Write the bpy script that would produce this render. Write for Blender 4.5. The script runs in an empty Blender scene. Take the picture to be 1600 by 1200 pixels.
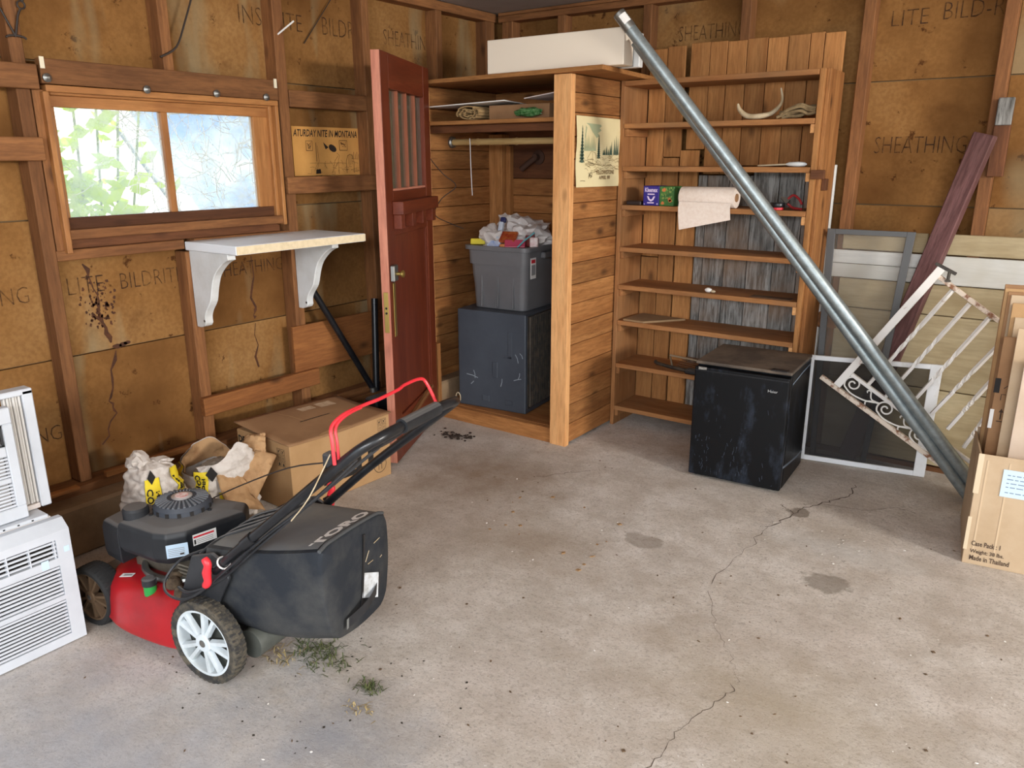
import bpy, bmesh, math, random
from mathutils import Matrix, Vector, noise
random.seed(7)
C = bpy.context.scene.collection
R = math.radians
PI = math.pi
SC = bpy.context.scene

# ------------------------------------------------------------------ camera
cam = bpy.data.objects.new('camera', bpy.data.cameras.new('camera'))
C.objects.link(cam)
cam.data.sensor_width = 36.0
cam.data.lens = 1220.47 * 36.0 / 1600.0
cam.data.clip_start = 0.05
cam.location = (0, 0, 1.55)
cam.rotation_euler = (Matrix.Rotation(R(35.856), 3, 'Z') @ Matrix.Rotation(R(90 - 16.064), 3, 'X') @ Matrix.Rotation(R(-0.0985), 3, 'Z')).to_euler()
SC.camera = cam

# ------------------------------------------------------------------ world, lamps, exposure
world = bpy.data.worlds.new('world'); SC.world = world
world.use_nodes = True
wn = world.node_tree.nodes; wl = world.node_tree.links
wn['Background'].inputs['Color'].default_value = (0.80, 0.90, 1.0, 1)
wn['Background'].inputs['Strength'].default_value = 2.6

def area(name, loc, target, sx, sy, power, col, spread=180):
    d = bpy.data.lights.new(name, 'AREA'); d.shape = 'RECTANGLE'; d.size = sx; d.size_y = sy
    d.energy = power; d.color = col; d.spread = R(spread)
    o = bpy.data.objects.new(name, d); C.objects.link(o)
    o.location = loc
    o.rotation_euler = (Vector(target) - Vector(loc)).to_track_quat('-Z', 'Y').to_euler()
    return o
sun = bpy.data.objects.new('sun', bpy.data.lights.new('sun', 'SUN')); C.objects.link(sun)
sun.data.energy = 9.0; sun.data.angle = R(0.6); sun.data.color = (1.0, 0.96, 0.88)
sun.rotation_euler = Vector((-0.66, 0.06, -0.75)).to_track_quat('-Z', 'Y').to_euler()
area('daylight_side_opening', (5.4, 1.6, 2.1), (-1.8, 3.0, 0.8), 1.3, 0.5, 330, (1.0, 0.95, 0.88))
area('daylight_rear_opening', (0.7, -2.0, 2.15), (-0.9, 2.2, 0.0), 3.0, 0.7, 150, (0.97, 0.98, 1.0))

SC.view_settings.view_transform = 'Standard'
SC.view_settings.look = 'None'
SC.view_settings.exposure = 0.02
SC.view_settings.gamma = 1.0
SC.view_settings.use_curve_mapping = False
SC.cycles.use_denoising = True
SC.cycles.max_bounces = 8
SC.cycles.diffuse_bounces = 5
SC.cycles.transparent_max_bounces = 16
SC.cycles.sample_clamp_indirect = 6.0
SC.cycles.caustics_reflective = False
SC.cycles.caustics_refractive = False

# ------------------------------------------------------------------ materials
def srgb(r, g, b):
    f = lambda c: (c / 255 / 12.92) if c / 255 <= 0.04045 else ((c / 255 + 0.055) / 1.055) ** 2.4
    return (f(r), f(g), f(b), 1.0)
def nd(t, kind, **kw):
    n = t.nodes.new(kind)
    for k, v in kw.items():
        if k in n.inputs: n.inputs[k].default_value = v
        else: setattr(n, k, v)
    return n
def ramp(t, src, stops):
    r = t.nodes.new('ShaderNodeValToRGB')
    while len(r.color_ramp.elements) < len(stops): r.color_ramp.elements.new(0.5)
    for e, (p, c) in zip(r.color_ramp.elements, stops):
        e.position = p; e.color = c if isinstance(c, tuple) else (c, c, c, 1)
    t.links.new(src, r.inputs['Fac']); return r.outputs['Color']
def mixc(t, fac, a, b, mode='MIX'):
    m = t.nodes.new('ShaderNodeMix'); m.data_type = 'RGBA'; m.blend_type = mode
    for s, v in ((m.inputs[0], fac), (m.inputs[6], a), (m.inputs[7], b)):
        if hasattr(v, 'is_linked'): t.links.new(v, s)
        else: s.default_value = v
    return m.outputs[2]
def new_mat(name):
    m = bpy.data.materials.new(name); m.use_nodes = True
    t = m.node_tree; b = t.nodes['Principled BSDF']
    return m, t, b
def coords(t, scale=(1, 1, 1), per_object=True):
    tc = t.nodes.new('ShaderNodeTexCoord'); out = tc.outputs['Object']
    if per_object:
        oi = t.nodes.new('ShaderNodeObjectInfo')
        a = nd(t, 'ShaderNodeVectorMath', operation='SCALE'); a.inputs[0].default_value = (37.0, 53.0, 71.0)
        t.links.new(oi.outputs['Random'], a.inputs['Scale'])
        b = nd(t, 'ShaderNodeVectorMath', operation='ADD')
        t.links.new(out, b.inputs[0]); t.links.new(a.outputs[0], b.inputs[1]); out = b.outputs[0]
    mp = t.nodes.new('ShaderNodeMapping'); mp.inputs['Scale'].default_value = scale
    t.links.new(out, mp.inputs['Vector']); return mp.outputs['Vector']
def bump(t, b, src, strength=0.2, dist=0.004):
    bp = nd(t, 'ShaderNodeBump', Strength=strength, Distance=dist)
    t.links.new(src, bp.inputs['Height']); t.links.new(bp.outputs['Normal'], b.inputs['Normal'])
CACHE = {}
def wood(key, axis, c1, c2, knots=0.5, rough=0.75, grain=1.0, dirt=None, var=0.22, bumpy=0.25):
    k = (key, axis)
    if k in CACHE: return CACHE[k]
    m, t, b = new_mat('wood_%s_%s' % (key, axis))
    s = [9.0, 9.0, 9.0]; s['XYZ'.index(axis)] = 0.9
    v = coords(t, tuple(s))
    n1 = nd(t, 'ShaderNodeTexNoise', Scale=1.6, Detail=5.0, Roughness=0.6, Distortion=0.6); t.links.new(v, n1.inputs['Vector'])
    n2 = nd(t, 'ShaderNodeTexNoise', Scale=9.0, Detail=6.0, Roughness=0.7); t.links.new(v, n2.inputs['Vector'])
    col = ramp(t, n1.outputs['Fac'], [(0.28, c1), (0.72, c2)])
    dk = tuple(x * 0.55 for x in c1[:3]) + (1,)
    gr = ramp(t, n2.outputs['Fac'], [(0.38, 1.0), (0.58, 0.0)])
    g = nd(t, 'ShaderNodeMath', operation='MULTIPLY'); g.inputs[1].default_value = 0.38 * grain
    t.links.new(gr, g.inputs[0]); col = mixc(t, g.outputs[0], col, dk)
    if knots:
        s2 = [7.0, 7.0, 7.0]; s2['XYZ'.index(axis)] = 3.2
        vo = nd(t, 'ShaderNodeTexVoronoi', Scale=1.0); t.links.new(coords(t, tuple(s2)), vo.inputs['Vector'])
        kf = ramp(t, vo.outputs['Distance'], [(0.05, 1.0), (0.17, 0.0)])
        km = nd(t, 'ShaderNodeMath', operation='MULTIPLY'); km.inputs[1].default_value = knots
        t.links.new(kf, km.inputs[0]); col = mixc(t, km.outputs[0], col, tuple(x * 0.28 for x in c1[:3]) + (1,))
    if dirt:
        n3 = nd(t, 'ShaderNodeTexNoise', Scale=3.0, Detail=4.0); t.links.new(coords(t), n3.inputs['Vector'])
        df = ramp(t, n3.outputs['Fac'], [(0.45, 0.0), (0.75, 0.7)]); col = mixc(t, df, col, dirt)
    oi = t.nodes.new('ShaderNodeObjectInfo')
    mr = nd(t, 'ShaderNodeMapRange'); mr.inputs['To Min'].default_value = 1 - var; mr.inputs['To Max'].default_value = 1 + var
    t.links.new(oi.outputs['Random'], mr.inputs['Value'])
    h = t.nodes.new('ShaderNodeHueSaturation'); t.links.new(col, h.inputs['Color']); t.links.new(mr.outputs[0], h.inputs['Value'])
    t.links.new(h.outputs['Color'], b.inputs['Base Color'])
    b.inputs['Roughness'].default_value = rough; b.inputs['Specular IOR Level'].default_value = 0.3
    bump(t, b, n2.outputs['Fac'], bumpy, 0.003)
    CACHE[k] = m; return m
def plain(key, c, rough=0.5, c2=None, scale=8.0, lo=0.4, hi=0.7, metal=0.0, bmp=0.0, bscale=60.0, spec=0.5, stretch=(1, 1, 1), detail=5.0):
    if key in CACHE: return CACHE[key]
    m, t, b = new_mat(key)
    b.inputs['Roughness'].default_value = rough; b.inputs['Metallic'].default_value = metal
    b.inputs['Specular IOR Level'].default_value = spec
    if c2 is None: b.inputs['Base Color'].default_value = c
    else:
        n = nd(t, 'ShaderNodeTexNoise', Scale=scale, Detail=detail, Roughness=0.65); t.links.new(coords(t, stretch), n.inputs['Vector'])
        t.links.new(ramp(t, n.outputs['Fac'], [(lo, c), (hi, c2)]), b.inputs['Base Color'])
    if bmp:
        n = nd(t, 'ShaderNodeTexNoise', Scale=bscale, Detail=4.0); t.links.new(coords(t), n.inputs['Vector'])
        bump(t, b, n.outputs['Fac'], bmp, 0.004)
    CACHE[key] = m; return m
def thin(key, c, alpha, rough=0.6, translucent=0.0, c2=None, scale=10, a2=None):
    """a see-through sheet: dusty glass, insect mesh, plastic film, worn print"""
    if key in CACHE: return CACHE[key]
    m, t, b = new_mat(key)
    b.inputs['Base Color'].default_value = c; b.inputs['Roughness'].default_value = rough
    tr = t.nodes.new('ShaderNodeBsdfTransparent'); mx = t.nodes.new('ShaderNodeMixShader')
    mx.inputs[0].default_value = alpha
    if a2 is not None:
        n = nd(t, 'ShaderNodeTexNoise', Scale=scale, Detail=6.0, Roughness=0.7); t.links.new(coords(t), n.inputs['Vector'])
        t.links.new(ramp(t, n.outputs['Fac'], [(0.38, alpha), (0.62, a2)]), mx.inputs[0])
    src = b.outputs[0]
    if translucent:
        tl = t.nodes.new('ShaderNodeBsdfTranslucent'); tl.inputs['Color'].default_value = c
        m2 = t.nodes.new('ShaderNodeMixShader'); m2.inputs[0].default_value = translucent
        t.links.new(src, m2.inputs[1]); t.links.new(tl.outputs[0], m2.inputs[2]); src = m2.outputs[0]
    t.links.new(tr.outputs[0], mx.inputs[1]); t.links.new(src, mx.inputs[2])
    t.links.new(mx.outputs[0], t.nodes['Material Output'].inputs['Surface'])
    CACHE[key] = m; return m

W_STUD = lambda a: wood('stud', a, srgb(108, 69, 40), srgb(152, 103, 62), knots=0.7, grain=1.2)
W_PINE = lambda a: wood('pine', a, srgb(138, 86, 44), srgb(180, 126, 74), knots=0.85, grain=1.3)
W_POST = lambda a: wood('post', a, srgb(214, 150, 92), srgb(236, 182, 124), knots=0.75, var=0.05)
W_SHELF = lambda a: wood('shelf', a, srgb(148, 97, 56), srgb(182, 129, 80), knots=0.35, var=0.08, dirt=srgb(140, 105, 72))
W_BACK = lambda a: wood('back', a, srgb(160, 106, 58), srgb(190, 136, 82), knots=0.75, var=0.2, grain=1.3)
W_GREY = lambda a: wood('weathered', a, srgb(96, 92, 86), srgb(190, 190, 186), knots=0.5, grain=2.2, dirt=srgb(164, 128, 96), var=0.12, bumpy=0.6)
W_PLY = lambda a: wood('plywood', a, srgb(130, 78, 40), srgb(172, 112, 62), knots=0.8)
W_DOOR = lambda a: wood('door', a, srgb(92, 40, 24), srgb(122, 58, 36), knots=0.0, rough=0.38, grain=0.7, var=0.05, bumpy=0.08)
W_EDGE = lambda a: wood('door_edge', a, srgb(186, 116, 94), srgb(208, 142, 118), knots=0.25, rough=0.6, var=0.04)
W_MUNT = lambda a: wood('muntin', a, srgb(136, 76, 52), srgb(160, 96, 70), knots=0.0, rough=0.6, var=0.04)
W_SASH = lambda a: wood('sash', a, srgb(156, 102, 56), srgb(190, 134, 80), knots=0.25, rough=0.5, dirt=srgb(120, 72, 40), var=0.06)
W_DARK = lambda a: wood('darkold', a, srgb(86, 52, 32), srgb(124, 78, 48), knots=0.4)
W_CREAM = lambda a: wood('cream', a, srgb(166, 150, 116), srgb(200, 184, 150), knots=0.25, grain=0.7, dirt=srgb(146, 124, 86), var=0.08)
W_WHITE = lambda a: wood('whitewash', a, srgb(206, 208, 204), srgb(232, 232, 228), knots=0.1, grain=0.5, dirt=srgb(190, 184, 168), var=0.03)
W_PURP = lambda a: wood('purple', a, srgb(84, 50, 48), srgb(136, 98, 96), knots=0.2, grain=1.6, dirt=srgb(84, 60, 54), var=0.02)

M_BLACKP = plain('black_plastic', srgb(24, 26, 30), 0.5, srgb(50, 51, 54), 5.0)
def dusty(m, c, amt=.6):
    t = m.node_tree; b = t.nodes['Principled BSDF']; g = t.nodes.new('ShaderNodeNewGeometry'); sx = t.nodes.new('ShaderNodeSeparateXYZ'); t.links.new(g.outputs['True Normal'], sx.inputs[0])
    f = ramp(t, sx.outputs['Z'], [(.55, 0.0), (.95, amt)]); src = b.inputs['Base Color'].links[0].from_socket
    t.links.new(mixc(t, f, src, c), b.inputs['Base Color'])
dusty(M_BLACKP, srgb(128, 126, 124))
M_BLACKM = plain('black_enamel', srgb(22, 23, 26), 0.3, srgb(34, 36, 40), 20.0)
M_STEEL = plain('galvanized', srgb(160, 170, 172), 0.42, srgb(134, 144, 146), 30.0, metal=0.7)
M_ZINC = plain('zinc', srgb(150, 150, 146), 0.4, metal=0.9)
M_RED = plain('red_paint', srgb(178, 26, 34), 0.32, srgb(150, 30, 36), 6.0)
M_REDP = plain('red_plastic', srgb(222, 48, 58), 0.4)
M_WHITE = plain('white_plastic', srgb(224, 226, 226), 0.45, srgb(206, 206, 202), 6.0)
M_WPAINT = plain('white_paint', srgb(226, 228, 230), 0.5, srgb(196, 190, 178), 9.0, 0.55, 0.8)
M_TYRE = plain('tyre_rubber', srgb(44, 43, 42), 0.85, srgb(92, 84, 70), 28.0, 0.42, 0.62, bmp=0.6, bscale=90)
M_TYRE2 = plain('tyre_dark', srgb(34, 34, 34), 0.85)
M_RIM = plain('rim_silver', srgb(214, 222, 226), 0.42, srgb(186, 192, 192), 8.0)
M_CARD = plain('cardboard', srgb(184, 146, 102), 0.85, srgb(170, 132, 88), 5.0)
M_CARD2 = plain('cardboard_pale', srgb(196, 172, 142), 0.85, srgb(182, 156, 124), 5.0)
M_CARD3 = plain('cardboard_brown', srgb(158, 120, 84), 0.85, srgb(144, 106, 72), 5.0)
M_INK = plain('ink_black', srgb(30, 26, 24), 0.8)
M_PAPERW = plain('paper_white', srgb(236, 234, 230), 0.8)
M_PAPERB = plain('paper_blue', srgb(196, 218, 236), 0.8)
M_STENCIL = thin('stencil_ink', srgb(62, 38, 22), 0.9, 0.9, a2=0.25, scale=16)
M_STAIN = plain('water_stain', srgb(66, 38, 22), 0.9, srgb(96, 56, 30), 30.0)
M_GREY = plain('grey_plastic', srgb(112, 112, 114), 0.42, srgb(102, 102, 104), 4.0)
M_SLATE = plain('slate_paint', srgb(70, 77, 86), 0.42, srgb(60, 66, 75), 3.0)
M_COIL = plain('coil_black', srgb(48, 45, 42), 0.6, srgb(84, 74, 62), 20.0)
M_BRASS = plain('brass', srgb(176, 150, 84), 0.35, metal=0.8)
M_BAMBOO = plain('bamboo', srgb(196, 166, 112), 0.4, srgb(176, 142, 90), 5.0, stretch=(1, 8, 8))
M_ROPE = plain('rope', srgb(142, 120, 86), 0.9, srgb(112, 92, 62), 60.0)
M_WIRE = plain('wire_dark', srgb(48, 38, 32), 0.6)
M_BONE = plain('antler', srgb(206, 190, 160), 0.55, srgb(170, 146, 110), 12.0)
M_TOWEL = plain('paper_towel', srgb(240, 226, 214), 0.9, srgb(230, 212, 198), 60.0, bmp=0.3, bscale=120)
M_FOAM = plain('cream_foam', srgb(240, 228, 210), 0.55)
M_CONC = plain('curb_concrete', srgb(128, 104, 78), 0.95, srgb(150, 124, 94), 6.0, bmp=0.4, bscale=40)
M_CEIL = plain('ceiling_grey', srgb(186, 176, 170), 0.9, srgb(172, 160, 152), 2.0)
M_SCREENF = plain('grey_frame', srgb(84, 84, 84), 0.5)

def sheathing_mat():
    m, t, b = new_mat('fibreboard')
    v = coords(t, (1, 1, 1), True)
    n1 = nd(t, 'ShaderNodeTexNoise', Scale=2.2, Detail=4.0); t.links.new(v, n1.inputs['Vector'])
    n2 = nd(t, 'ShaderNodeTexNoise', Scale=60.0, Detail=3.0); t.links.new(v, n2.inputs['Vector'])
    col = ramp(t, n1.outputs['Fac'], [(0.28, srgb(100, 66, 34)), (0.5, srgb(139, 99, 56)), (0.75, srgb(160, 121, 76))])
    col = mixc(t, ramp(t, n2.outputs['Fac'], [(0.4, 0.3), (0.6, 0.0)]), col, srgb(110, 74, 38))
    n3 = nd(t, 'ShaderNodeTexNoise', Scale=11.0, Detail=5.0, Roughness=0.7); t.links.new(v, n3.inputs['Vector'])
    col = mixc(t, ramp(t, n3.outputs['Fac'], [(0.625, 0.0), (0.68, 0.85)]), col, srgb(66, 36, 18))
    n5 = nd(t, 'ShaderNodeTexNoise', Scale=5.0, Detail=6.0, Roughness=0.7); t.links.new(v, n5.inputs['Vector'])
    col = mixc(t, ramp(t, n5.outputs['Fac'], [(0.54, 0.0), (0.72, 0.5)]), col, srgb(96, 62, 32))
    v2 = coords(t, (1, 3.0, 0.7), True)
    n4 = nd(t, 'ShaderNodeTexNoise', Scale=1.5, Detail=3.0); t.links.new(v2, n4.inputs['Vector'])
    col = mixc(t, ramp(t, n4.outputs['Fac'], [(0.56, 0.0), (0.68, 0.55)]), col, srgb(150, 138, 108))
    t.links.new(col, b.inputs['Base Color']); b.inputs['Roughness'].default_value = 0.95; b.inputs['Specular IOR Level'].default_value = 0.1
    bump(t, b, n2.outputs['Fac'], 0.3, 0.003)
    return m
M_SHEATH = sheathing_mat()

def floor_mat():
    m, t, b = new_mat('worn_concrete')
    tc = t.nodes.new('ShaderNodeNewGeometry'); v = tc.outputs['Position']
    def nz(scale, det=5.0, rough=0.6, dist=0.0):
        n = nd(t, 'ShaderNodeTexNoise', Scale=scale, Detail=det, Roughness=rough, Distortion=dist); t.links.new(v, n.inputs['Vector']); return n.outputs['Fac']
    col = ramp(t, nz(0.9, 4), [(0.3, srgb(198, 186, 176)), (0.5, srgb(214, 206, 197)), (0.72, srgb(224, 219, 214))])
    col = mixc(t, ramp(t, nz(4.0, 7, 0.75), [(0.40, 0.6), (0.60, 0.0)]), col, srgb(172, 160, 146))
    col = mixc(t, ramp(t, nz(45.0, 4, 0.7), [(0.30, 0.55), (0.46, 0.0)]), col, srgb(150, 140, 130))
    col = mixc(t, ramp(t, nz(1.7, 6, 0.7), [(0.50, 0.0), (0.68, 0.55)]), col, srgb(166, 150, 132))
    col = mixc(t, ramp(t, nz(110.0, 2), [(0.36, 0.5), (0.44, 0.0)]), col, srgb(150, 140, 130))
    col = mixc(t, ramp(t, nz(16.0, 6, 0.75, 0.8), [(0.62, 0.0), (0.78, 0.8)]), col, srgb(216, 210, 204))
    col = mixc(t, ramp(t, nz(70.0, 2), [(0.70, 0.0), (0.74, 0.8)]), col, srgb(232, 228, 222))
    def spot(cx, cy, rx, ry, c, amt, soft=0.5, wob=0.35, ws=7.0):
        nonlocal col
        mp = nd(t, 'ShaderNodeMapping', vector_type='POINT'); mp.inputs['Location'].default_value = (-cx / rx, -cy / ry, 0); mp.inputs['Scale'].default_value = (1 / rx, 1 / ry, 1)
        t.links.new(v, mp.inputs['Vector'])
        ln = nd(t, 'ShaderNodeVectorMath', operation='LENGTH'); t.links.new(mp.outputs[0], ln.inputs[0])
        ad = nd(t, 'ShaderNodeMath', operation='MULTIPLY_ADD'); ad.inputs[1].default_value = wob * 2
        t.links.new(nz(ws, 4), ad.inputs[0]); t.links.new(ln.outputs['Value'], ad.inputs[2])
        f = ramp(t, ad.outputs[0], [((0.78 if soft < .4 else max(.30, (1 - soft) * 0.7)), amt), ((0.90 if soft < .4 else 1.0), 0.0)])
        col = mixc(t, f, col, c)
    spot(-1.30, 2.75, 0.20, 0.155, srgb(136, 124, 112), 0.55, 0.35, .45, 9)
    spot(-0.58, 2.83, 0.22, 0.175, srgb(128, 118, 106), 0.65, 0.2, .45, 12)
    spot(-2.75, 3.28, 0.20, 0.13, srgb(52, 38, 28), 0.85, 0.5, 0.5, 12)
    spot(-1.65, 2.45, 0.75, 0.5, srgb(154, 136, 116), 0.65, 0.9)
    spot(-2.3, 2.9, 0.9, 0.8, srgb(138, 112, 88), 0.75, 0.9)
    spot(-1.8, 0.6, 1.6, 1.2, srgb(164, 168, 178), 0.85, 0.8)  # cool skylight on the near floor, painted into the concrete colour
    spot(-1.45, 1.2, 0.7, 0.45, srgb(140, 144, 152), 0.7, 0.8)  # second painted patch of the same cool skylight
    spot(-0.5, 2.0, 0.8, 0.6, srgb(168, 153, 129), 0.65, 0.9)
    spot(-0.95, 3.25, 0.14, 0.30, srgb(112, 100, 88), 0.6, 0.5, 0.6, 9)
    spot(-1.4, 3.95, 0.9, 0.5, srgb(166, 134, 102), 0.6, 0.8)
    spot(-0.6, 3.15, 0.55, 0.22, srgb(206, 204, 200), 0.6, 0.9)
    spot(-.86, 3.42, .13, .22, srgb(120, 108, 96), .75, .3, .55, 14)
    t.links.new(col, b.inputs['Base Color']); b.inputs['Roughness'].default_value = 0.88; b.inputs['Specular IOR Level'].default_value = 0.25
    bump(t, b, nz(22.0, 8, 0.8), 0.7, 0.010)
    return m

# ------------------------------------------------------------------ mesh helpers
class MB:
    def __init__(s): s.v = []; s.f = []
    def add(s, vs, fs):
        o = len(s.v); s.v += [Vector(p) for p in vs]; s.f += [tuple(i + o for i in f) for f in fs]; return s
    def box(s, a, b):
        x0, y0, z0 = a; x1, y1, z1 = b
        return s.add([(x0, y0, z0), (x1, y0, z0), (x1, y1, z0), (x0, y1, z0), (x0, y0, z1), (x1, y0, z1), (x1, y1, z1), (x0, y1, z1)],
                     [(0, 3, 2, 1), (4, 5, 6, 7), (0, 1, 5, 4), (1, 2, 6, 5), (2, 3, 7, 6), (3, 0, 4, 7)])
    def hexa(s, lo4, hi4):
        return s.add(list(lo4) + list(hi4), [(0, 3, 2, 1), (4, 5, 6, 7), (0, 1, 5, 4), (1, 2, 6, 5), (2, 3, 7, 6), (3, 0, 4, 7)])
    def prism(s, poly, z0, z1, M=Matrix()):
        n = len(poly)
        return s.add([M @ Vector((x, y, z0)) for x, y in poly] + [M @ Vector((x, y, z1)) for x, y in poly],
                     [tuple(range(n))[::-1], tuple(range(n, 2 * n))] + [(i, (i + 1) % n, n + (i + 1) % n, n + i) for i in range(n)])
    def tube(s, pts, r, n=8, closed=False):
        pts = [Vector(p) for p in pts]; m = len(pts); o = len(s.v)
        if not isinstance(r, (list, tuple)): r = [r] * m
        up = None
        for i, p in enumerate(pts):
            t = (pts[(i + 1) % m] - pts[i - 1]) if closed else (pts[min(i + 1, m - 1)] - pts[max(i - 1, 0)])
            t.normalize()
            if up is None:
                up = Vector((0, 0, 1)) if abs(t.z) < 0.9 else Vector((1, 0, 0))
            up = (up - t * up.dot(t)); up.normalize(); w = t.cross(up)
            for k in range(n):
                a = 2 * PI * k / n; s.v.append(p + (up * math.cos(a) + w * math.sin(a)) * r[i])
        for i in range(m if closed else m - 1):
            j = (i + 1) % m
            for k in range(n):
                l = (k + 1) % n; s.f.append((o + i * n + k, o + i * n + l, o + j * n + l, o + j * n + k))
        if not closed:
            s.f.append(tuple(o + k for k in range(n))[::-1]); s.f.append(tuple(o + (m - 1) * n + k for k in range(n)))
        return s
    def lathe(s, prof, n=24, M=Matrix(), caps=True):
        o = len(s.v)
        for r, z in prof:
            for k in range(n):
                a = 2 * PI * k / n; s.v.append(M @ Vector((r * math.cos(a), r * math.sin(a), z)))
        for i in range(len(prof) - 1):
            for k in range(n):
                l = (k + 1) % n; s.f.append((o + i * n + k, o + i * n + l, o + (i + 1) * n + l, o + (i + 1) * n + k))
        if caps: s.f.append(tuple(o + k for k in range(n))[::-1]); s.f.append(tuple(o + (len(prof) - 1) * n + k for k in range(n)))
        return s
    def grid(s, fn, nu, nv, close_u=False):
        o = len(s.v); cu = nu if close_u else nu + 1
        for j in range(nv + 1):
            for i in range(cu): s.v.append(Vector(fn(i / nu, j / nv)))
        for j in range(nv):
            for i in range(nu):
                a = o + j * cu + i; b = o + j * cu + (i + 1) % cu; s.f.append((a, b, b + cu, a + cu))
        return s
    def rings(s, rings, caps=True):
        o = len(s.v); n = len(rings[0])
        for r in rings: s.v += [Vector(p) for p in r]
        for i in range(len(rings) - 1):
            for k in range(n):
                l = (k + 1) % n; s.f.append((o + i * n + k, o + i * n + l, o + (i + 1) * n + l, o + (i + 1) * n + k))
        if caps:
            s.f.append(tuple(o + k for k in range(n))[::-1]); s.f.append(tuple(o + (len(rings) - 1) * n + k for k in range(n)))
        return s
    def ribbon(s, pts, w, nrm):
        pts = [Vector(p) for p in pts]; n = Vector(nrm); o = len(s.v)
        for i, p in enumerate(pts):
            t = pts[min(i + 1, len(pts) - 1)] - pts[max(i - 1, 0)]; t.normalize(); q = n.cross(t)
            ww = w[i] if isinstance(w, (list, tuple)) else w
            s.v += [p + q * ww / 2, p - q * ww / 2]
        for i in range(len(pts) - 1): s.f.append((o + 2 * i, o + 2 * i + 1, o + 2 * i + 3, o + 2 * i + 2))
        return s

WM = {}
def put(o, parent, M):
    C.objects.link(o); o.matrix_world = M
    if parent is not None:
        o.parent = parent; o.matrix_basis = WM[parent.name].inverted() @ M
    WM[o.name] = M.copy(); return o
def obj(name, mb, mat, parent=None, M=Matrix(), bevel=0.0, smooth=False, base=False, seg=1, ang=0.7, jit=0.0):
    lo = Vector([min(v[i] for v in mb.v) for i in range(3)]); hi = Vector([max(v[i] for v in mb.v) for i in range(3)])
    c = (lo + hi) / 2
    if base: c.z = lo.z
    me = bpy.data.meshes.new(name)
    me.from_pydata([v - c for v in mb.v], [], mb.f)
    me.validate()
    bm = bmesh.new(); bm.from_mesh(me)
    bmesh.ops.recalc_face_normals(bm, faces=bm.faces)
    if bevel: bmesh.ops.bevel(bm, geom=bm.edges[:], offset=bevel, segments=seg, affect='EDGES', profile=0.5, clamp_overlap=True)
    bm.to_mesh(me); bm.free()
    if smooth:
        for p in me.polygons: p.use_smooth = True
        me.set_sharp_from_angle(angle=ang)
    me.materials.append(mat)
    o = bpy.data.objects.new(name, me)
    Mo = M @ Matrix.Translation(c)
    if jit: Mo = Mo @ Matrix.Rotation(random.uniform(-jit, jit), 4, 'X') @ Matrix.Rotation(random.uniform(-jit, jit), 4, 'Y') @ Matrix.Rotation(random.uniform(-jit, jit), 4, 'Z')
    return put(o, parent, Mo)
def bx(name, a, b, mat, parent=None, M=Matrix(), bevel=0.0, jit=0.0, base=False, seg=1):
    lo = tuple(min(p, q) for p, q in zip(a, b)); hi = tuple(max(p, q) for p, q in zip(a, b))
    return obj(name, MB().box(lo, hi), mat, parent, M, bevel, jit=jit, base=base, seg=seg)
def tag(o, label, cat, group=None):
    o['label'] = label; o['category'] = cat
    if group: o['group'] = group
    return o
def thing(name, label, cat, loc=(0, 0, 0), rz=0.0, group=None, M=None):
    o = bpy.data.objects.new(name, None); o.empty_display_size = 0.1
    put(o, None, M if M is not None else Matrix.Translation(loc) @ Matrix.Rotation(rz, 4, 'Z'))
    return tag(o, label, cat, group)
def struct(o): o['kind'] = 'structure'; return o
def frame(o, x, y):
    """matrix with local X along x, local Y along y, at o"""
    x = Vector(x).normalized(); z = x.cross(Vector(y)).normalized(); y = z.cross(x)
    m = Matrix((x, y, z)).transposed().to_4x4(); m.translation = Vector(o); return m
def text_verts(s, size, align='LEFT', shear=0.0, bold=0.0):
    cu = bpy.data.curves.new('t', 'FONT'); cu.body = s; cu.size = size; cu.align_x = align; cu.shear = shear; cu.offset = bold; cu.resolution_u = 2; cu.fill_mode = 'FRONT'
    o = bpy.data.objects.new('t', cu); C.objects.link(o)
    bpy.context.view_layer.update()
    me = o.to_mesh(); vs = [v.co.copy() for v in me.vertices]; fs = [tuple(p.vertices) for p in me.polygons]
    o.to_mesh_clear(); bpy.data.objects.remove(o); bpy.data.curves.remove(cu)
    return vs, fs
def text(s, size, M, mat, parent, name='lettering', align='LEFT', width=None, height=None, shear=0.0, bold=0.0, fn=None):
    vs, fs = text_verts(s, size, align, shear, bold)
    if width:
        x0 = min(v.x for v in vs); x1 = max(v.x for v in vs)
        for v in vs: v.x *= width / (x1 - x0)
    if height:
        y1 = max(v.y for v in vs) - min(min(v.y for v in vs), 0)
        for v in vs: v.y *= height / y1
    if fn: vs = [Vector(fn(v.x, v.y)) for v in vs]
    return obj(name, MB().add(vs, fs), mat, parent, M)
def smoothpath(pts, k=4):
    pts = [Vector(p) for p in pts]; out = []
    for i in range(len(pts) - 1):
        p0, p1, p2, p3 = pts[max(i - 1, 0)], pts[i], pts[i + 1], pts[min(i + 2, len(pts) - 1)]
        for j in range(k):
            t = j / k
            out.append(0.5 * ((2 * p1) + (p2 - p0) * t + (2 * p0 - 5 * p1 + 4 * p2 - p3) * t * t + (3 * p1 - p0 - 3 * p2 + p3) * t ** 3))
    out.append(pts[-1]); return out

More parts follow.
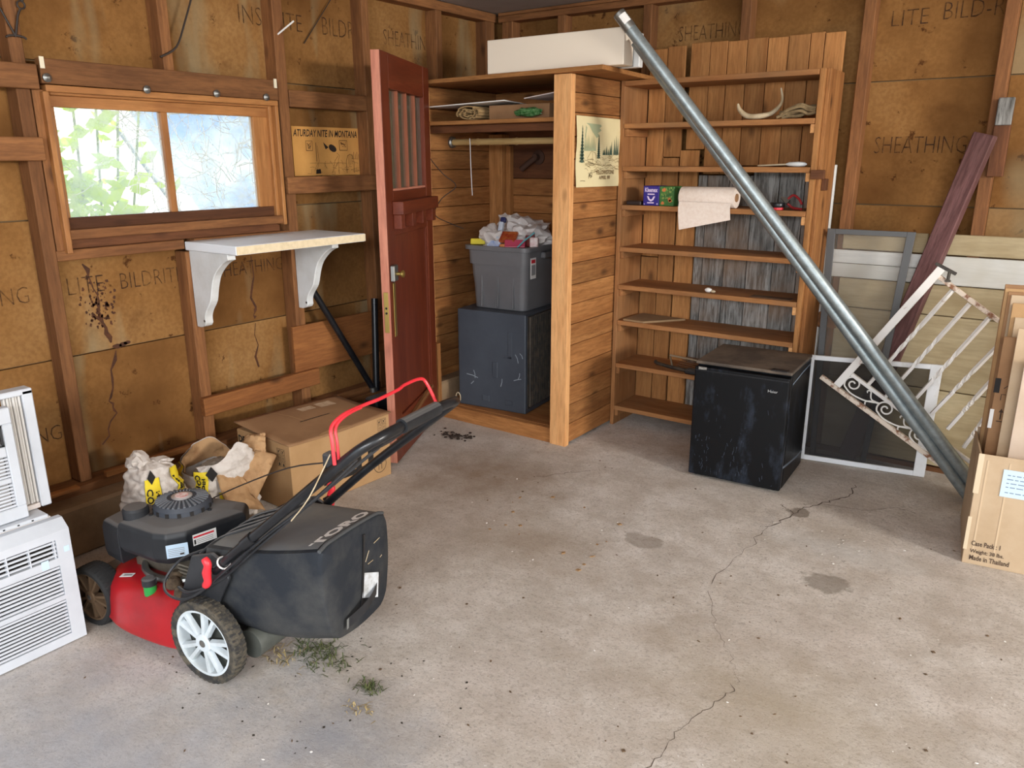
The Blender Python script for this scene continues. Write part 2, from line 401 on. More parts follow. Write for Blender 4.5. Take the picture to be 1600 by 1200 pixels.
# ------------------------------------------------------------------ the shell
K = 1.0125
ys = lambda y: y * K
zs = lambda z: 1.55 + (z - 1.55) * K
XS, XW = -3.24, -3.325
YS, YW = 4.297, 4.382
ZC = 2.435
struct(bx('floor', (-3.5, -1.6, -0.12), (4.2, 4.6, 0), floor_mat()))
struct(bx('ceiling', (-3.5, -1.7, ZC), (4.2, 4.6, ZC + 0.1), M_CEIL))
M_WALLOUT = plain('wall_outside', srgb(120, 96, 66), 0.9)
def wall_block(name, boxes, mat):
    mb = MB()
    for a, b in boxes: mb.box(a, b)
    return struct(obj(name, mb, mat))
WY0, WY1, WZ0, WZ1 = ys(1.48), ys(2.51), zs(1.25), zs(1.80)
wall_left = wall_block('wall_left', [((XW - .1, -1.6, 0), (XW - .02, WY0, ZC)), ((XW - .1, WY1, 0), (XW - .02, 4.5, ZC)),
                                     ((XW - .1, WY0, 0), (XW - .02, WY1, WZ0)), ((XW - .1, WY0, WZ1), (XW - .02, WY1, ZC))], M_WALLOUT)
wall_back = wall_block('wall_back', [((-3.42, YW + .02, 0), (4.2, YW + .1, ZC))], M_WALLOUT)
# the garage's other two walls stand round its wide openings, behind and beside the camera
wall_right = wall_block('wall_right', [((3.9, 2.9, 0), (4.0, 4.5, ZC)), ((3.9, -1.6, 2.3), (4.0, 2.9, ZC))], M_WALLOUT)
wall_rear = wall_block('wall_rear', [((-3.4, -1.6, 0), (-2.6, -1.5, ZC)), ((-2.6, -1.6, 2.25), (4.0, -1.5, ZC))], M_WALLOUT)

struct(bx('unseen_driveway', (-3.4, -14, -.16), (18, 12, -.121), plain('drive_concrete', srgb(150, 146, 140), .9, srgb(166, 162, 156), 2.0)))  # unseen ground, added to stop sky light rising onto the upper walls
rows = [(0.24, 0.772), (0.778, 1.324), (1.330, 1.905), (1.911, 2.42)]
def lpanel(y0, y1, z0, z1, extra=()):
    mb = MB().box((XW - .018, ys(y0), zs(z0)), (XW, ys(y1), zs(z1)))
    for (a, b, c, d) in extra: mb.box((XW - .018, ys(a), zs(c)), (XW, ys(b), zs(d)))
    return obj('sheathing_panel', mb, M_SHEATH, wall_left)
LP = {}
for r, (z0, z1) in enumerate(rows):
    for c, (a, b) in enumerate(((-1.4, 0.998), (1.002, 3.148), (3.152, 4.32))):
        if c == 1 and r == 2:
            LP[r, c] = lpanel(1.002, 1.478, z0, z1, [(2.512, 3.148, z0, z1), (1.478, 2.512, 1.80, z1)])
        elif c == 1 and r == 1:
            LP[r, c] = lpanel(1.002, 3.148, z0, 1.25, [(1.002, 1.478, 1.25, z1), (2.512, 3.148, 1.25, z1)])
        else: LP[r, c] = lpanel(a, b, z0, z1)
BP = {}
for r, (z0, z1) in enumerate(rows):
    for c, (a, b) in enumerate(((-3.27, -2.152), (-2.148, -0.382), (-0.378, 1.8))):
        BP[r, c] = bx('sheathing_panel', (a * K, YW, zs(z0)), (b * K, YW + .018, zs(z1)), M_SHEATH, wall_back)
def lw(name, y0, y1, z0, z1, x0=XW, x1=XS, mat=W_STUD, axis='Z', jit=0.004, bev=0.003):
    return bx(name, (x0, ys(y0), zs(z0)), (x1, ys(y1), zs(z1)), mat(axis), wall_left, bevel=bev, jit=jit)
def bw(name, x0, x1, z0, z1, y0=YS, y1=YW, mat=W_STUD, axis='Z', jit=0.004, bev=0.003):
    return bx(name, (x0 * K, y0, zs(z0)), (x1 * K, y1, zs(z1)), mat(axis), wall_back, bevel=bev, jit=jit)
# left wall framing
for y in (0.80, 0.22, -0.36, -0.94): lw('stud', y, y + .045, .265, 2.37)
lw('stud', 1.384, 1.432, .265, 2.37); lw('stud', 1.436, 1.478, 1.17, 1.80)
lw('stud', 1.972, 2.018, 1.90, 2.37); lw('stud', 1.968, 2.022, .265, 1.16)
lw('stud', 2.545, 2.602, .265, 2.37)
lw('stud', 3.115, 3.165, .265, 2.37); lw('stud', 3.695, 3.745, .265, 2.37); lw('stud', 4.16, 4.25, .265, 2.37)
lw('top_plate', -1.4, 4.27, 2.37, 2.42, axis='Y', jit=0)
lw('sill_plate', -1.4, 4.27, .222, .262, XW, XS + .03, axis='Y', jit=0)
lw('blocking', .85, 1.452, 1.797, 1.882, XS, XS + .035, axis='Y')
lw('blocking', .85, 1.435, 1.547, 1.63, XS, XS + .035, axis='Y')
lw('blocking', 2.605, 3.115, 1.795, 1.872, XW + .02, XS + .004, axis='Y')
lw('blocking', 2.535, 3.16, 1.388, 1.468, XS, XS + .03, axis='Y')
lw('sill_board', 1.43, 1.97, 1.172, 1.212, XW + .02, XS + .004, axis='Y'); lw('sill_board', 2.02, 2.545, 1.172, 1.212, XW + .02, XS, axis='Y')
lw('plywood_brace', 2.505, 3.3, .485, .728, XS, XS + .014, W_PLY, 'Y', bev=.001)
lw('nailer_board', 1.955, 2.64, .403, .490, XS + .0005, XS + .036, W_PLY, 'Y')
lw('fire_block', 2.60, 3.115, .24, .30, XW + .01, XS, axis='Y')
bx('foundation_curb', (-3.42, -1.5, 0), (-3.10, 4.38, .212), M_CONC, wall_left, bevel=.012)
lath = tag(bx('lath_strip', (-3.20, ys(1.46), .262), (-3.175, ys(1.90), .287), W_PINE('Y'), bevel=.002), 'thin pale lath strip lying on the sill plate behind the torn cement sacks', 'lath')
lath2 = tag(bx('wood_shim', (-3.175, 1.02, .262), (-3.14, 1.35, .276), W_PINE('Y'), bevel=.002), 'thin pale wood shim lying on the sill plate beside the white air conditioners', 'shim')
# back wall framing
for x in (-2.705, -2.145, -1.58, -.99, -.405, .18, .76): bw('stud', x - .026, x + .026, .05, 2.365)
bw('stud', -3.14, -3.06, .05, 2.365)
bw('top_plate', -3.17, 2.0, 2.365, 2.40, axis='X', jit=0); bw('top_plate', -3.17, 2.0, 2.402, 2.42, axis='X', jit=0)
bw('sill_plate', -3.17, 2.0, .0, .045, axis='X', jit=0)
bw('scab_block', -.402, -.338, 1.47, 1.80, YS - .03, YS + .02, W_DARK)
bw('scab_block', -.398, -.336, 1.69, 1.805, YS - .052, YS - .031, W_GREY)
# old painted boards along the foot of the back wall
py = (YS - .02, YS)
def plank(x0, x1, z0, z1, m): bw('wall_plank', x0, x1, z0, z1, py[0], py[1] - .001, m, 'X', jit=.0015)
plank(-.985, -.60, 1.112, 1.205, W_CREAM); plank(-.595, 1.6, 1.110, 1.205, W_CREAM)
plank(-1.03, -.60, 1.04, 1.105, W_WHITE); plank(-1.03, -.60, .968, 1.037, W_WHITE)
plank(-.595, 1.6, .970, 1.105, W_WHITE)
plank(-.98, 1.6, .820, .964, W_CREAM); plank(-.98, 1.6, .452, .816, W_CREAM); plank(-.98, 1.6, .060, .448, W_CREAM)
bw('short_block', -1.06, -.97, .70, .78, YS - .04, YS - .001, W_STUD, 'X')
# stencilled board marks
ML = lambda y, z: frame((XW + .0016, ys(y), zs(z)), (0, 1, 0), (0, 0, 1))
MBk = lambda x, z: frame((x * K, YW - .0016, zs(z)), (1, 0, 0), (0, 0, 1))
def marks(s, M, w, h, p): text(s, .1, M, M_STENCIL, p, width=w, height=h, bold=-0.0018)
marks('BILDRITE', ML(1.70, 1.02), .29, .068, LP[1, 1]); marks('LITE', ML(1.48, 1.022), .15, .07, LP[1, 1])
marks('SHEATHING', ML(2.17, 1.012), .38, .066, LP[1, 1]); marks('ING', ML(1.215, 1.015), .12, .066, LP[1, 1])
marks('HING', ML(1.20, .445), .17, .064, LP[0, 1])
marks('INSULITE', ML(2.41, 2.15), .37, .08, LP[3, 1]); marks('BILDRI', ML(2.905, 2.155), .235, .085, LP[3, 1])
marks('SHEATHING', ML(3.342, 2.155), .40, .08, LP[3, 2])
marks('SHEATHING', MBk(-.915, 1.573), .405, .08, BP[2, 1]); marks('BILD-RITE', MBk(-.69, 2.16), .36, .075, BP[3, 1])
marks('SHEATHING', MBk(-1.99, 2.17), .38, .078, BP[3, 1]); marks('LITE', MBk(-.91, 2.15), .16, .07, BP[3, 1])
# water-stained cracks in the left wall boards
def crack(pts, w, parent, sub=5):
    out = []; ws = []
    for i in range(len(pts) - 1):
        for j in range(sub):
            t = j / sub
            out.append((XW + .0012, ys(pts[i][0] + (pts[i + 1][0] - pts[i][0]) * t + random.gauss(0, .009)), zs(pts[i][1] + (pts[i + 1][1] - pts[i][1]) * t)))
            ws.append(w * random.choice((.4, .6, 1, 1.6)))
    obj('stain', MB().ribbon(out, ws, (1, 0, 0)), M_STAIN, parent)
crack([(1.567, 1.143), (1.60, 1.013), (1.603, .89), (1.646, .78)], .013, LP[1, 1])
crack([(1.645, .765), (1.602, .567), (1.606, .493), (1.527, .34)], .011, LP[0, 1])
crack([(2.374, 1.096), (2.361, .844), (2.35, .78)], .012, LP[1, 1]); crack([(2.35, .765), (2.344, .484)], .009, LP[0, 1])
mb = MB()
for i in range(110):
    y = 1.60 + random.gauss(0, .03); z = .96 + random.gauss(0, .05); r = random.uniform(.002, .008)
    mb.add([(XW + .0013, ys(y) + r * math.cos(a) * random.uniform(.4, 1.2), zs(z) + r * 1.3 * math.sin(a) * random.uniform(.5, 1.2)) for a in [k * PI / 5 for k in range(10)]], [tuple(range(10))])
for (y, z, r) in ((1.655, .782, .022), (1.68, .786, .02), (1.70, .79, .016)):
    mb.add([(XW + .0014, ys(y) + r * math.cos(a) * random.uniform(.7, 1.3), zs(z) + r * .5 * math.sin(a)) for a in [k * PI / 4 for k in range(8)]], [tuple(range(8))])
o = obj('stain', mb, M_STAIN, LP[1, 1]); o['kind'] = 'stuff'

# ------------------------------------------------------------------ window
win = struct(bx('window_1', (XS - .06, ys(1.478), zs(1.232)), (XS - .005, ys(1.50), zs(1.80)), W_SASH('Z'), bevel=.002))
def wp(name, y0, y1, z0, z1, x0, x1, m=W_SASH, ax='Y', p=None, jit=0): return bx(name, (x0, ys(y0), zs(z0)), (x1, ys(y1), zs(z1)), m(ax), p or win, bevel=.002, jit=jit)
wp('header_board', 1.462, 2.515, 1.818, 1.905, XS, XS + .035, W_STUD, jit=.003)
wp('casing', 1.475, 2.515, 1.792, 1.816, XS - .02, XS + .028)
wp('casing', 1.462, 1.482, 1.20, 1.792, XS - .06, XS + .028, ax='Z'); wp('casing', 2.497, 2.515, 1.245, 1.792, XS - .06, XS + .028, ax='Z')
wp('jamb', 1.50, 2.48, 1.783, 1.800, XS - .075, XS - .002); wp('jamb', 2.480, 2.497, 1.25, 1.80, XS - .075, XS - .002, ax='Z')
wp('stool', 1.482, 2.497, 1.252, 1.288, XS - .04, XS + .022, W_STUD)
wp('weathered_sill', 1.478, 2.512, 1.212, 1.25, XW - .02, XS - .03, W_DARK)
sx0, sx1 = XS - .055, XS - .022
wp('sash_rail', 1.484, 2.497, 1.742, 1.783, sx0, sx1); wp('sash_rail', 1.484, 2.497, 1.288, 1.332, sx0, sx1, W_DARK)
wp('sash_stile', 1.484, 1.516, 1.332, 1.742, sx0, sx1, ax='Z'); wp('sash_stile', 2.402, 2.497, 1.332, 1.742, sx0, sx1, ax='Z')
wp('muntin', 1.944, 1.974, 1.332, 1.742, sx0, sx1, ax='Z')
M_PANE = thin('dusty_pane', srgb(226, 234, 240), 0.16, 0.9, .75, a2=0.38, scale=5)
for a, b in ((1.514, 1.946), (1.972, 2.404)): wp('pane', a, b, 1.33, 1.744, XS - .041, XS - .038, lambda _: M_PANE)
for y, z in ((1.478, 1.838), (1.86, 1.822), (2.18, 1.826), (2.44, 1.826)):
    Mx = Matrix.Translation((XS + .036, ys(y), zs(z))) @ Matrix.Rotation(PI / 2, 4, 'Y')
    obj('knob', MB().lathe([(.012, 0), (.016, .004), (.016, .010), (.008, .016), (.004, .02)], 12, Mx), M_ZINC, win, smooth=True)
for y in (1.47, 2.50):
    bx('mending_plate', (XS + .036, ys(y) - .008, zs(1.87)), (XS + .039, ys(y) + .008, zs(1.91)), plain('plate_cream', srgb(226, 216, 190), .5), win)

# ------------------------------------------------------------------ what the window looks out on
nb = thing('neighbour_house', 'white gabled house wall seen through the dusty left window pane', 'house', (-7.0, 3.3, 0))
mb = MB().prism([(0.0, -.1), (4.75, -.1), (4.75, .35), (3.62, 2.05), (3.0, 3.0), (0.0, 3.0)], -.06, 0, frame((-7.0, 0, 0), (0, 1, 0), (0, 0, 1)))
obj('wall', mb, plain('siding_white', srgb(244, 244, 240), .7), nb)
mb = MB().prism([(4.80, .33), (4.92, .42), (3.12, 3.13), (2.98, 3.04)], -.08, .05, frame((-7.0, 0, 0), (0, 1, 0), (0, 0, 1)))
obj('roof_edge', mb, plain('fascia', srgb(196, 204, 210), .7), nb)
M_LEAF = thin('leaf_green', srgb(186, 214, 60), 1.0, .5, .6)
mb = MB()
for i in range(300):
    base = Vector((-4.25 + random.gauss(0, .16), 1.98 + abs(random.gauss(0, .20)) - .06, 0.95 + random.uniform(0, .85) * (1 if random.random() < .35 else .6)))
    d = Vector((random.uniform(-.3, .3), random.gauss(0, 1), random.uniform(-.5, .6))).normalized(); l = random.uniform(.07, .15); s_ = d.cross(Vector((1, .2, .3))).normalized() * l * .22
    mb.add([base, base + d * l * .5 + s_, base + d * l, base + d * l * .5 - s_], [(0, 1, 2, 3)])
plant = thing('garden_shrub', 'leafy yellow-green shrub growing outside the left window pane', 'shrub', (-4.25, 1.95, 0))
f = obj('foliage', mb, M_LEAF, plant); f['kind'] = 'stuff'
mb = MB()
for i in range(5): mb.tube(smoothpath([(-4.25, 1.95 + .03 * i, 0), (-4.28, 2.0 + .07 * i, .9), (-4.2, 1.95 + .12 * i, 1.9)]), .007, 5)
obj('stem', mb, plain('stem_green', srgb(120, 140, 70), .7), plant)
hedge = thing('dry_vine', 'tangle of pale dry vine stems against the right window pane', 'vine', (-3.8, 2.6, 0))
mb = MB()
for i in range(150):
    p = Vector((-3.80 + random.uniform(-.1, .08), random.uniform(2.05, 2.95), random.uniform(1.2, 1.95))); d = Vector((random.gauss(0, .2), random.gauss(0, 1), random.gauss(0, .8))); pts = [p]
    for k in range(5):
        d += Vector((random.gauss(0, .15), random.gauss(0, .6), random.gauss(0, .6))); d.normalize(); p = p + d * .06; pts.append(p)
    mb.tube(pts, random.uniform(.0012, .003), 4)
o = obj('stems', mb, plain('dry_stem', srgb(232, 228, 218), .8), hedge); o['kind'] = 'stuff'
tag(bx('garden_fence', (-8.2, 3.0, 0), (-8.15, 9.5, 3.2), plain('fence_blue', srgb(84, 116, 160), .8, srgb(176, 184, 180), 1.6), bevel=.005), 'pale blue-grey board fence seen through the right window pane', 'fence')
gd = struct(bx('ground', (-14, -4, -.2), (-3.52, 12, -.1), plain('garden_ground', srgb(150, 150, 120), .9)))

# ------------------------------------------------------------------ closet
cl = thing('closet', 'board-sided wooden closet in the corner with a red-brown panelled door standing open', 'closet', (-2.7, 3.85, 0))
FY, SX, BY, LX = 3.50, -2.165, 4.27, -3.215
def cp(name, a, b, m, ax, jit=0.0, bev=.002, p=cl): return bx(name, a, b, m(ax), p, bevel=bev, jit=jit)
cp('post', (-2.268, FY, 0), (SX, FY + .04, 1.955), W_POST, 'Z'); cp('post', (-2.285, FY + .042, 0.0), (-2.225, FY + .13, 1.72), W_POST, 'Z')
zb = [.015, .125, .235, .345, .455, .575, .69, .80, .905, 1.02, 1.13, 1.245, 1.33, 1.42, 1.55, 1.66, 1.775, 1.87, 1.955]
for a, b in zip(zb, zb[1:]):
    cp('side_plank', (SX - .02, FY + .041, a + .0015), (SX - random.uniform(0, .0025), BY, b - .0015), W_PINE, 'Y')
zb2 = [.02, .14, .26, .37, .48, .60, .72, .83, .94, 1.05, 1.16, 1.27, 1.38, 1.49, 1.60, 1.71, 1.83, 1.95]
for a, b in zip(zb2, zb2[1:]):
    cp('side_plank', (LX, FY + .03, a + .0015), (LX + .018 + random.uniform(0, .0025), BY, b - .0015), W_PINE, 'Y')
zb3 = [.02, .15, .28, .40, .52, .64, .76, .88, 1.0, 1.11, 1.215, 1.325, 1.43, 1.66, 1.80, 1.95]
for a, b in zip(zb3, zb3[1:]):
    cp('back_plank', (LX + .02, BY - .02, a + .0015), (SX - .022, BY - random.uniform(0, .0025), b - .0015), W_DARK if a in (1.43, 1.66) else W_PINE, 'X')
cp('corner_post', (LX + .02, BY - .10, .09), (-3.09, BY - .021, 1.70), W_BACK, 'Z'); cp('corner_post', (-3.088, BY - .06, .09), (-3.055, BY - .021, 1.63), W_BACK, 'Z')
cp('jamb', (-3.185, FY, .47), (-3.122, FY + .028, 1.92), W_POST, 'Z'); cp('jamb', (-3.165, FY, 0), (-3.09, FY + .03, .468), W_PINE, 'Z')
cp('threshold', (-3.085, FY + .01, 0), (-2.27, FY + .05, .085), W_PINE, 'X'); cp('floor_board', (LX + .02, FY + .052, .066), (SX - .022, BY - .022, .086), W_PINE, 'X')
cp('closet_shelf', (LX + .02, FY + .02, 1.735), (-2.27, 3.78, 1.755), W_BACK, 'X'); cp('closet_shelf', (LX + .02, 3.785, 1.735), (-2.187, BY - .022, 1.755), W_BACK, 'X')
cp('shelf_cleat', (LX + .02, FY + .09, 1.694), (-2.29, FY + .13, 1.734), W_DARK, 'X')  # dark wood stands in for the shade under the shelf
mb = MB().prism([(-3.22, 3.53), (-1.965, 3.455), (-2.04, 4.272), (-3.22, 4.272)], 1.957, 1.979)
obj('top_board', mb, W_BACK('X'), cl, bevel=.002)
rod = obj('bamboo_rod', MB().lathe([(.021, 0), (.019, .01), (.019, .19), (.0215, .2), (.019, .21), (.019, .47), (.0215, .48), (.019, .49), (.018, .9), (.018, .955)], 14, frame((-3.19, 3.80, 1.648), (0, 1, 0), (0, 0, 1))), M_BAMBOO, cl, smooth=True)
obj('rod_socket', MB().lathe([(.034, 0), (.034, .012), (.026, .02)], 16, frame((-3.196, 3.80, 1.648), (0, 1, 0), (0, 0, 1))), M_ZINC, cl, smooth=True)
fl_ = obj('pipe_flange', MB().lathe([(.045, 0), (.045, .008), (.02, .014), (.02, .05)], 18, Matrix.Translation((-2.86, BY - .021, 1.56)) @ Matrix.Rotation(PI / 2, 4, 'X')).tube([(-2.86, BY - .05, 1.56), (-2.9, BY - .09, 1.52), (-2.94, BY - .1, 1.485)], .018, 10), plain('rust_pipe', srgb(70, 44, 30), .8), cl, smooth=True)
# the open door
A = Vector((-2.736, 2.759, 0.012)); HG = Vector((-3.09, 3.49, 0.012)); dd = (HG - A).normalized()
MD = frame(A, dd, (0, 0, 1))         # local x along the door, y up, z out of the face towards the room
if MD.to_3x3().col[2].x < 0: raise RuntimeError('door frame')
TH = -.044
door = obj('closet_door', MB().box((.0, 0, TH), (.115, 2.02, -.001)), W_DOOR('Y'), cl, MD, bevel=.002)
def dp(name, a, b, m=W_DOOR, ax='X', bev=.002, mat=None): return bx(name, a, b, mat or m(ax), door, MD, bevel=bev)
dp('latch_edge', (-.0035, .001, TH + .001), (-.0002, 2.019, -.002), W_EDGE, 'Y', 0)
dp('hinge_stile', (.70, 0, TH), (.812, 2.02, -.001), W_DOOR, 'Y')
dp('top_rail', (.116, 1.862, TH), (.699, 2.02, -.002)); dp('bottom_rail', (.116, 0, TH), (.699, .23, -.002)); dp('lock_rail', (.116, 1.17, TH), (.699, 1.385, -.002))
dp('panel', (.116, .231, TH + .012), (.676, 1.169, -.012), W_DOOR, 'Y'); dp('panel_moulding', (.677, .231, TH + .008), (.699, 1.169, -.005), W_DOOR, 'Y')
M_GLASS = thin('old_glass', srgb(110, 116, 104), .30, .12)
for i in range(4):
    x0 = .118 + i * .146
    dp('pane', (x0 + .004, 1.388, -.026), (x0 + .140, 1.858, -.022), mat=M_GLASS)
    if i < 3: dp('muntin', (x0 + .137, 1.386, -.036), (x0 + .153, 1.861, -.008), W_MUNT, 'Y')
dp('sash_bead', (.117, 1.386, -.02), (.698, 1.398, -.006), W_EDGE)
dp('ledge', (.09, 1.275, 0), (.745, 1.338, .055))
for i in range(4): dp('dentil', (.10 + i * .19, 1.205, 0), (.165 + i * .19, 1.274, .040))
dp('mortise_plate', (-.0065, .70, TH + .010), (-.0036, .905, -.010), mat=M_BRASS)
for z in (.80, .825): obj('keyhole', MB().lathe([(.006, 0), (.006, .001)], 10, MD @ Matrix.Translation((-.0066, z, TH + .022)) @ Matrix.Rotation(-PI / 2, 4, 'Y')), M_INK, door)
hp = dp('handle_plate', (.040, .67, 0), (.075, .945, .004), mat=M_BRASS)
bx('rim_lock', (.012, .955, -.0005), (.075, 1.035, .022), M_ZINC, door, MD, bevel=.004)
obj('knob', MB().lathe([(.009, .022), (.009, .04), (.018, .046), (.018, .056), (.010, .06)], 14, MD @ Matrix.Translation((.055, .99, 0))), M_BRASS, door, smooth=True)
mb = MB().hexa([(.64, .25, 0), (.67, .23, 0), (.20, .165, 0), (.18, .185, 0)], [(.64, .25, .018), (.67, .23, .018), (.20, .165, .018), (.18, .185, .018)])
obj('wooden_prop', mb, W_STUD('X'), door, MD)

# things in and on the closet
M71 = Matrix.Translation((-2.99, 3.575, .087)) @ Matrix.Rotation(R(6.5), 4, 'Z')
gf = thing('cube_refrigerator', 'slate grey steel appliance with black coil ribs standing inside the closet', 'appliance', M=M71)
obj('cabinet', MB().box((0, 0, 0), (.47, .46, .60)), M_SLATE, gf, M71, bevel=.008, seg=2)
for i in range(18): bx('coil_rib', (.471, .035 + i * .0235, .04), (.487, .043 + i * .0235, .585), M_COIL, gf, M71, bevel=.002)
bx('coil_backing', (.4702, .02, .03), (.473, .455, .59), M_COIL, gf, M71)
for (x, z, w, h) in ((.245, .20, .035, .10), (.35, .33, .03, .16), (.17, .045, .05, .04), (.33, .04, .05, .03)):
    bx('raised_boss', (x, -.004, z), (x + w, .001, z + h), M_SLATE, gf, M71, bevel=.003)
bx('raised_boss', (.32, -.004, .33), (.38, .001, .345), M_SLATE, gf, M71, bevel=.002)
M_SCUFF = plain('scuff', srgb(150, 160, 168), .7)
mb = MB()
for (a, b) in (((.06, .20), (.14, .185)), ((.11, .23), (.12, .18)), ((.39, .20), (.44, .215)), ((.43, .25), (.42, .21)), ((.40, .36), (.42, .31)), ((.43, .37), (.45, .34)), ((.3, .15), (.31, .2)), ((.09, .14), (.11, .16))):
    mb.ribbon([(a[0], -.0006, a[1]), ((a[0] + b[0]) / 2 + .004, -.0006, (a[1] + b[1]) / 2 + .003), (b[0], -.0006, b[1])], .004, (0, -1, 0))
o = obj('scuff_mark', mb, M_SCUFF, gf, M71); o['kind'] = 'stuff'
Mt = Matrix.Translation((-2.975, 3.635, .690)) @ Matrix.Rotation(R(4), 4, 'Z')
def rrect(w, d, r, n=5, cx=0, cy=0):
    pts = []
    for (sx, sy, a0) in ((1, 1, 0), (-1, 1, 90), (-1, -1, 180), (1, -1, 270)):
        for k in range(n + 1):
            a = R(a0 + 90 * k / n); pts.append((cx + sx * (w / 2 - r) + r * math.cos(a), cy + sy * (d / 2 - r) + r * math.sin(a)))
    return pts
tote = thing('storage_tote', 'grey plastic storage tote full of bags standing on the slate appliance', 'tote', M=Mt)
def tring(w, d, z, r=.04): return [(x + .215, y + .25, z) for x, y in rrect(w, d, r)]
mb = MB().rings([tring(.36, .42, 0), tring(.385, .445, .26), tring(.41, .47, .262), tring(.42, .48, .365), tring(.40, .46, .365), tring(.385, .445, .20), tring(.35, .41, .02)], caps=True)
obj('tub', mb, M_GREY, tote, Mt, smooth=True, ang=.5)
mb = MB().rings([tring(.425, .485, .345, .045), tring(.455, .515, .348, .05), tring(.455, .515, .372, .05), tring(.405, .465, .372, .04), tring(.40, .46, .345, .04)], caps=False)
obj('rim', mb, M_GREY, tote, Mt, smooth=True, ang=.5)
for x in (.10, .205, .215, .32): bx('rib', (x, .020, .01), (x + .006, .034, .26), M_GREY, tote, Mt @ Matrix.Rotation(R(-2.2), 4, 'X'), bevel=.002)
bx('handle', (.425, .17, .30), (.455, .33, .335), M_GREY, tote, Mt, bevel=.006)
tl = bx('sticker', (.4215, .06, .19), (.4235, .12, .31), M_PAPERW, tote, Mt); bx('print', (.4237, .068, .28), (.4242, .112, .30), M_REDP, tl, Mt)
bx('print', (.4237, .068, .21), (.4242, .112, .27), plain('print_grey', srgb(150, 150, 150), .8), tl, Mt)
def blob(name, c, r, mat, seed, amp=.35, sub=3, fr=9.0, parent=None):
    bm = bmesh.new(); bmesh.ops.create_icosphere(bm, subdivisions=sub, radius=1.0)
    mb = MB(); off = Vector((seed * 3.1, seed * 1.7, seed * .9))
    for v in bm.verts:
        n = noise.noise(v.co * fr * .22 + off) + .5 * noise.noise(v.co * fr * .5 + off); rid = abs(noise.noise(v.co * fr * .8 + off))
        k = 1 + amp * n - amp * .35 * rid
        mb.v.append(Vector(c) + Vector((v.co.x * r[0], v.co.y * r[1], v.co.z * r[2])) * k)
    bm.verts.index_update(); mb.f = [tuple(v.index for v in f.verts) for f in bm.faces]; bm.free()
    return obj(name, mb, mat, parent, smooth=True, ang=.55, base=parent is None)
M_FILM = thin('white_film', srgb(248, 242, 238), .96, .35, .25); M_FILM2 = thin('pale_film', srgb(244, 236, 230), .92, .35, .25)
TP = lambda x, y, z: Mt @ Vector((x, y, z))
tag(blob('plastic_bag', TP(.27, .28, .42), (.15, .15, .095), M_FILM, 1, .5, 4, 8), 'large crumpled white plastic bag heaped at the back of the grey tote', 'plastic bag')
tag(blob('plastic_bag', TP(.11, .15, .39), (.085, .09, .075), M_FILM2, 2, .5, 4, 8), 'small crumpled pale plastic bag at the front left of the grey tote', 'plastic bag')
tag(blob('plastic_bag', TP(.12, .34, .455), (.08, .08, .075), M_FILM2, 3, .5, 4, 8), 'wispy pale plastic bag standing highest in the grey tote', 'plastic bag')
def packet(name, x, y, z, w, h, d, rx, rz, c, label, cat, c2=None):
    M = Mt @ Matrix.Translation((x, y, z)) @ Matrix.Rotation(R(rz), 4, 'Z') @ Matrix.Rotation(R(rx), 4, 'X')
    mat = plain('pk_' + name + str(x), c, .4, c2, 40) if c2 else plain('pk_' + name + str(x), c, .4)
    return tag(bx(name, (-w / 2, -d / 2, -h / 2), (w / 2, d / 2, h / 2), mat, None, M, bevel=min(w, h, d) * .25, seg=2), label, cat)
packet('snack_packet', .255, .09, .42, .10, .08, .02, -50, 8, srgb(150, 44, 30), 'red and orange snack packet lying at the front of the grey tote', 'packet', srgb(196, 120, 60))
packet('snack_packet', .275, .07, .372, .12, .022, .02, 0, 18, srgb(214, 130, 60), 'thin orange packet lying below the red snack packet in the tote', 'packet')
packet('toiletry_tube', .165, .14, .445, .030, .12, .030, -24, 8, srgb(206, 214, 226), 'silver toiletry tube with a dark blue cap standing in the grey tote', 'tube', srgb(180, 190, 206))
packet('tube_cap', .172, .165, .512, .032, .03, .032, -24, 8, srgb(40, 44, 92), 'dark blue cap of the toiletry tube in the grey tote', 'cap')
packet('glove', .045, .08, .385, .09, .035, .025, -20, 24, srgb(226, 208, 60), 'yellow glove cuff hanging over the front left rim of the tote', 'glove')
packet('blue_wrapper', .17, .06, .378, .09, .04, .02, -30, -8, srgb(140, 168, 222), 'pale blue wrapper lying at the front rim of the grey tote', 'wrapper', srgb(226, 232, 240))
packet('carton', .36, .16, .405, .055, .085, .03, -14, 12, srgb(112, 34, 34), 'small dark red carton standing at the right end of the tote', 'carton')
packet('pink_pouch', .31, .07, .385, .12, .05, .02, -32, 30, srgb(186, 66, 92), 'pink plastic pouch lying at the front right of the tote', 'pouch')
packet('receipt_box', .41, .12, .395, .05, .06, .03, -10, 20, srgb(220, 206, 200), 'small white box standing at the right end of the grey tote', 'box', srgb(200, 150, 150))
tag(obj('toothbrush', MB().tube([TP(.345, .04, .37), TP(.38, .06, .41), TP(.43, .09, .455)], .005, 8), plain('tq', srgb(96, 160, 168), .4), smooth=True), 'pale teal toothbrush sticking out over the right rim of the tote', 'toothbrush')
